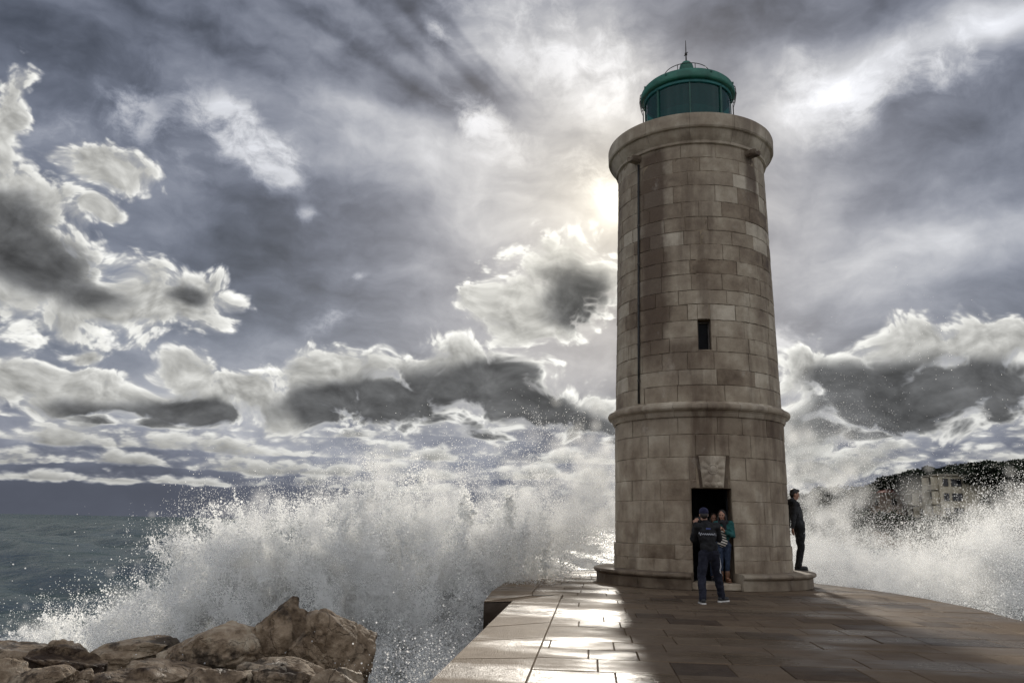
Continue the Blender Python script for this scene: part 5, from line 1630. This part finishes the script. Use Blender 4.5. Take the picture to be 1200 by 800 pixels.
M_BARK = plain('pine_bark', (0.045, 0.030, 0.020), 0.9, var=0.4, scale=3)
def foliage_mat(name, c):
    m, N, b = material(name)
    tc = N.new('ShaderNodeTexCoord').outputs['Object']
    at = N.new('ShaderNodeAttribute', attribute_name='tone').outputs['Fac']
    f = N.mr(N.mad(N.sub(N.noise(tc, 0.5, 4, 0.6, dim='3D'), 0.5), 0.8, at), 0.15, 0.85, 0.45, 1.7)
    N.put(b.inputs['Base Color'], N.vscale(c, f)); b.inputs['Roughness'].default_value = 0.8
    b.inputs['Specular IOR Level'].default_value = 0.2
    return m
M_PINE = foliage_mat('pine_needles', (0.016, 0.022, 0.011))
M_LEAF = foliage_mat('evergreen_leaves', (0.024, 0.031, 0.016))
def tree_parts(kind, seed):
    """returns trunk mesh builder and crown mesh builder, about 8 m tall"""
    r = random.Random(seed)
    tr, cr = MB(), MB()
    tops = []
    if kind == 'pine':
        h = 5.2
        bend = r.uniform(-0.5, 0.5)
        tr.tube([(0, 0, -0.6), (bend * 0.2, 0.1, 1.5), (bend * 0.6, 0.1, 3.4), (bend, 0, h)], [0.34, 0.27, 0.21, 0.15], 8)
        for k in range(9):
            a = r.uniform(0, 6.28); L = r.uniform(1.2, 3.4)
            q = (bend + math.cos(a) * L, math.sin(a) * L, h + r.uniform(0.5, 1.6) - L * 0.10)
            tr.tube([(bend * 0.9, 0, h - r.uniform(0.2, 1.2)), ((bend + q[0]) / 2, q[1] / 2, h + 0.3), q], [0.12, 0.08, 0.04], 5)
            tops.append((q, r.uniform(0.9, 1.5), 0.5))
        for k in range(7): tops.append(((bend + r.gauss(0, 1.3), r.gauss(0, 1.3), h + r.uniform(1.3, 2.1)), r.uniform(0.9, 1.4), 0.5))
    else:
        h = 3.0
        tr.tube([(0, 0, -0.6), (0.1, 0, 1.4), (0.0, 0.1, h)], [0.30, 0.24, 0.16], 8)
        for k in range(22):
            a = r.uniform(0, 6.28); z_ = r.uniform(0.9, 6.6); L = 2.6 * math.sqrt(max(0.05, 1 - ((z_ - 3.4) / 3.6) ** 2)) * r.uniform(0.4, 1.0)
            q = (math.cos(a) * L, math.sin(a) * L, z_)
            if k % 2 == 0: tr.tube([(0, 0, min(h, z_ * 0.7)), q], [0.09, 0.03], 5)
            tops.append((q, r.uniform(0.8, 1.4), 0.85))
    for (c, R0, fl) in tops:
        for k in range(150):
            d = Vector((r.gauss(0, 1), r.gauss(0, 1), r.gauss(0, 1))).normalized() * R0 * r.random() ** 0.40
            p = Vector(c) + Vector((d.x, d.y, d.z * fl))
            s = r.uniform(0.10, 0.24)
            u = Vector((r.gauss(0, 1), r.gauss(0, 1), r.gauss(0, 1))).normalized(); w = u.orthogonal().normalized()
            cr.t = min(1, max(0, 0.45 + 0.28 * r.gauss(0, 1)))
            cr.quad(p - u * s - w * s * 0.5, p + u * s - w * s * 0.5, p + u * s + w * s * 0.5, p - u * s + w * s * 0.5)
    return tr, cr
TREES = {}
for kind, name, fm_ in (('pine', 'pine_tree', M_PINE), ('round', 'evergreen_tree', M_LEAF)):
    for v in range(3):
        tr, cr = tree_parts(kind, 50 + v)
        TREES[(kind, v)] = (tr, cr, name, fm_)
made = {}
def place_tree(kind, v, x, y, sc, rz, label, group, dz=0.0, top=None):
    z = float(shore_h(np.array([x]), np.array([y]))[0])
    tr, cr, name, fm_ = TREES[(kind, v)]
    if top is not None:
        sc = (top - z) / max(p[2] for p in cr.v)
        if sc < 0.5: dz = (sc - 0.5) * 5.0; sc = 0.5
    root = thing(name, label, 'tree', (x, y, z + dz), rz, group)
    root.scale = (sc * 1.15, sc * 1.15, sc)
    if (kind, v) not in made:
        a = tr.build('trunk', M_BARK, root, smooth=True); b = cr.build('crown', fm_, root)
        made[(kind, v)] = (a, b)
    else:
        for src in made[(kind, v)]:
            c = src.copy(); COL.objects.link(c); c.parent = root
    return root
rt = random.Random(8)
# umbrella pines along the crest: azimuth (deg), distance, height of the top above the deck
az_top = [(22.6, 213, 11.0), (23.2, 215, 12.6), (23.9, 214, 13.3), (24.6, 216, 13.8), (25.2, 215, 13.4), (25.7, 206, 15.2), (26.2, 207, 15.9), (26.7, 208, 16.2), (27.2, 206, 15.8), (27.8, 212, 17.1), (28.4, 214, 17.5), (28.9, 213, 17.2),
          (29.4, 217, 18.0), (30.0, 218, 18.3), (30.5, 219, 18.8), (31.1, 220, 18.6), (31.6, 222, 18.4), (32.1, 222, 19.4), (32.6, 228, 21.6), (33.2, 232, 23.2), (33.8, 236, 24.4), (34.4, 238, 25.5), (35.1, 240, 26.5),
          (30.6, 196, 16.2), (31.2, 197, 16.6), (31.8, 198, 16.4), (32.4, 198, 17.2), (33.0, 200, 18.0), (33.6, 202, 18.6)]
for i, (a, d, top) in enumerate(az_top):
    place_tree('pine', i % 3, d * math.sin(R_(a)), d * math.cos(R_(a)), 1.0, rt.uniform(0, 6.28), 'dark umbrella pine on the crest of the far hill', 'pines along the crest of the far hill', top=top - (1.0 if a < 32.3 else 2.8) + rt.uniform(-0.4, 0.5))
low = [(18.0, 198, 6.4), (18.7, 196, 8.4), (19.3, 199, 9.6), (20.0, 197, 9.2), (20.6, 200, 10.6), (21.3, 202, 11.2), (21.9, 205, 11.6), (22.4, 198, 9.2), (19.6, 186, 6.0), (20.6, 184, 5.8), (21.6, 186, 6.0), (22.6, 182, 5.4), (23.6, 182, 5.2), (24.6, 184, 5.6), (25.4, 180, 4.8),
       (26.6, 166, 4.4), (27.8, 164, 4.6), (29.0, 163, 5.0), (30.2, 165, 6.2), (31.2, 170, 9.2), (31.9, 168, 8.8), (32.6, 168, 9.6), (33.4, 166, 10.0), (34.2, 166, 10.4)]
for i, (a, d, top) in enumerate(low):
    place_tree('round', i % 3, d * math.sin(R_(a)), d * math.cos(R_(a)), 1.0, rt.uniform(0, 6.28), 'bushy evergreen tree on the slope above the far shore, dim behind the spray', 'evergreens on the slope of the far shore', top=top)

def wall_mat(name, c):
    m, N, b = material(name)
    tc = N.new('ShaderNodeTexCoord').outputs['Object']
    n = N.noise(N.v('MULTIPLY', tc, (1.0, 1.0, 0.35)), 0.7, 6, 0.65, dim='3D')
    N.put(b.inputs['Base Color'], N.vscale(c, N.mr(n, 0.3, 0.7, 0.72, 1.15))); b.inputs['Roughness'].default_value = 0.9
    return m
M_BEIGE = wall_mat('beige_render', (0.58, 0.51, 0.38))
M_PINK = wall_mat('ochre_render', (0.38, 0.28, 0.21))
M_TILE = plain('terracotta_tiles', (0.34, 0.105, 0.065), 0.8, var=0.3, scale=1.2)
M_SHUT = plain('window_frame_brown', (0.10, 0.085, 0.07), 0.7)
M_GLASS = plain('dark_pane', (0.010, 0.012, 0.015), 0.12)
M_SLAB = plain('roof_concrete', (0.36, 0.32, 0.25), 0.9, var=0.2, scale=0.5)
def building(name, label, corner, pL, pR, z0, z1, walls, opens_l, opens_r, flat=True, balconies=()):
    """three plan corners give a rectangular block; opens: (along 0..1, z, width, height) on the left and the right face"""
    c, l, r = Vector(corner), Vector(pL), Vector(pR)
    e1 = (l - c); e2 = (r - c); L1, L2 = e1.length, e2.length; e1.normalize(); e2 -= e1 * e2.dot(e1); L2 = e2.length; e2.normalize()
    root = thing(name, label, 'building', (c.x, c.y, 0))
    P = lambda u, v, z: (e1.x * u + e2.x * v, e1.y * u + e2.y * v, z)
    mb = MB()
    q = [P(0, 0, 0), P(L1, 0, 0), P(L1, L2, 0), P(0, L2, 0)]
    for i in range(4):
        a, b = q[i], q[(i + 1) % 4]
        mb.quad((b[0], b[1], z0), (a[0], a[1], z0), (a[0], a[1], z1), (b[0], b[1], z1))
    mb.quad(*[(p[0], p[1], z1 - 0.05) for p in q][::-1])
    mb.build('wall', walls, root)
    rot1 = Matrix((Vector((e1.x, e1.y, 0)), Vector((e2.x, e2.y, 0)), Vector((0, 0, 1)))).transposed()
    rf = MB()
    if flat:
        rf.box(P(L1 / 2, L2 / 2, z1 + 0.12), (L1 + 1.1, L2 + 1.1, 0.30), rot1, 0.03)
        rf.build('roof', M_SLAB, root)
    else:
        o = 0.7; zr = z1 + 1.9
        a = [P(-o, -o, z1 + 0.02), P(L1 + o, -o, z1 + 0.02), P(L1 + o, L2 + o, z1 + 0.02), P(-o, L2 + o, z1 + 0.02)]
        h = min(L1, L2) / 2
        if L1 > L2: t = [P(h, L2 / 2, zr), P(L1 - h, L2 / 2, zr)]; F = [(a[0], a[1], t[1], t[0]), (a[1], a[2], t[1]), (a[2], a[3], t[0], t[1]), (a[3], a[0], t[0])]
        else: t = [P(L1 / 2, h, zr), P(L1 / 2, L2 - h + 0.01, zr)]; F = [(a[0], a[1], t[0]), (a[1], a[2], t[1], t[0]), (a[2], a[3], t[1]), (a[3], a[0], t[0], t[1])]
        for f in F: rf.face(*[rf.vert(p) for p in f][::-1])
        rf.face(*[rf.vert(p) for p in a])
        rf.build('roof', M_TILE, root)
    def opening(u, v, z, w, h, axis):
        fr = MB(); t = 0.10
        # axis 0: on the e1 face (v = 0), axis 1: on the e2 face (u = 0)
        def bx(mb_, du, dz, su, sz, dep, off):
            p = P(u + du, off, z + dz) if axis == 0 else P(off, v + du, z + dz)
            mb_.box(p, ((su, dep, sz) if axis == 0 else (dep, su, sz)), rot1)
        for s_ in (-1, 1):
            bx(fr, s_ * (w / 2 + t / 2), 0, t, h + 2 * t, 0.16, -0.05)
            bx(fr, 0, s_ * (h / 2 + t / 2), w, t, 0.16, -0.05)
        bx(fr, 0, 0, 0.07, h, 0.10, -0.04)
        o = fr.build('window', M_SHUT, root)
        pn = MB(); bx(pn, 0, 0, w, h, 0.05, -0.012); pn.build('pane', M_GLASS, o)
    for (t, z, w, h) in opens_l: opening(t * L1, 0, z, w, h, 0)
    for (t, z, w, h) in opens_r: opening(0, t * L2, z, w, h, 1)
    for (t, z, w, h) in balconies:
        # loggia: dark opening, floor slab, parapet
        u = t * L1
        op = MB(); op.box(P(u, -0.02, z + h / 2), (w, 0.05, h), rot1); 
        b_ = MB(); b_.box(P(u, -0.75, z - 0.08), (w + 0.3, 1.5, 0.16), rot1); b_.box(P(u, -1.44, z + 0.45), (w + 0.3, 0.10, 0.9), rot1)
        for s_ in (-1, 1): b_.box(P(u + s_ * (w / 2 + 0.08), -0.75, z + h / 2), (0.14, 1.36, h), rot1)
        bo = b_.build('balcony', walls, root)
        op.build('doorway', M_GLASS, bo)
    return root
fl = [10.1, 7.1, 4.1, 1.1]
building('apartment_building', 'beige four storey apartment block with flat roof and loggias on the far shore', (90.2, 172.0), (91.8, 190.0), (102.8, 178.0), -2.0, 12.9, M_BEIGE,
         [(t, z + 1.35, 1.2, 1.5) for z in fl for t in (0.42, 0.56, 0.93)] + [(0.88, z + 1.3, 0.9, 1.4) for z in ()],
         [(t, z + 1.35, w, 1.4) for z in fl for (t, w) in ((0.10, 0.9), (0.28, 1.9), (0.74, 1.0))],
         balconies=[(t, z, 4.2, 2.5) for z in fl for t in (0.16, 0.74)])
building('house', 'low ochre house with red tiled hipped roof left of the apartment block', (86.6, 190.0), (85.4, 200.0), (95.6, 191.5), 3.0, 9.9, M_PINK,
         [(0.32, 7.9, 1.0, 1.4), (0.70, 7.9, 1.0, 1.4)], [(0.25, 7.9, 1.0, 1.3), (0.55, 7.9, 1.0, 1.3), (0.82, 7.9, 1.0, 1.3)], flat=False)
building('villa', 'small pale villa with flat roof among the pines at the right edge', (111.0, 181.0), (110.0, 188.0), (121.0, 184.0), 6.0, 12.4, M_BEIGE,
         [(0.5, 10.8, 1.2, 1.3)], [(0.2, 10.8, 1.2, 1.3), (0.5, 10.8, 1.2, 1.3), (0.8, 10.8, 1.2, 1.3)])
sw = MB()
sw.box((76.5, 163.0, -1.2), (9.0, 3.0, 3.2), Matrix.Rotation(R_(-20), 3, 'Z'), 0.15)
sw.box((73.5, 164.0, 0.7), (3.0, 2.4, 0.8), Matrix.Rotation(R_(-20), 3, 'Z'), 0.10)
swo = sw.build('sea_wall', wall_mat('brown_sea_wall', (0.24, 0.17, 0.125)))
tag(swo, 'brown stone sea wall at the foot of the far shore', 'wall')
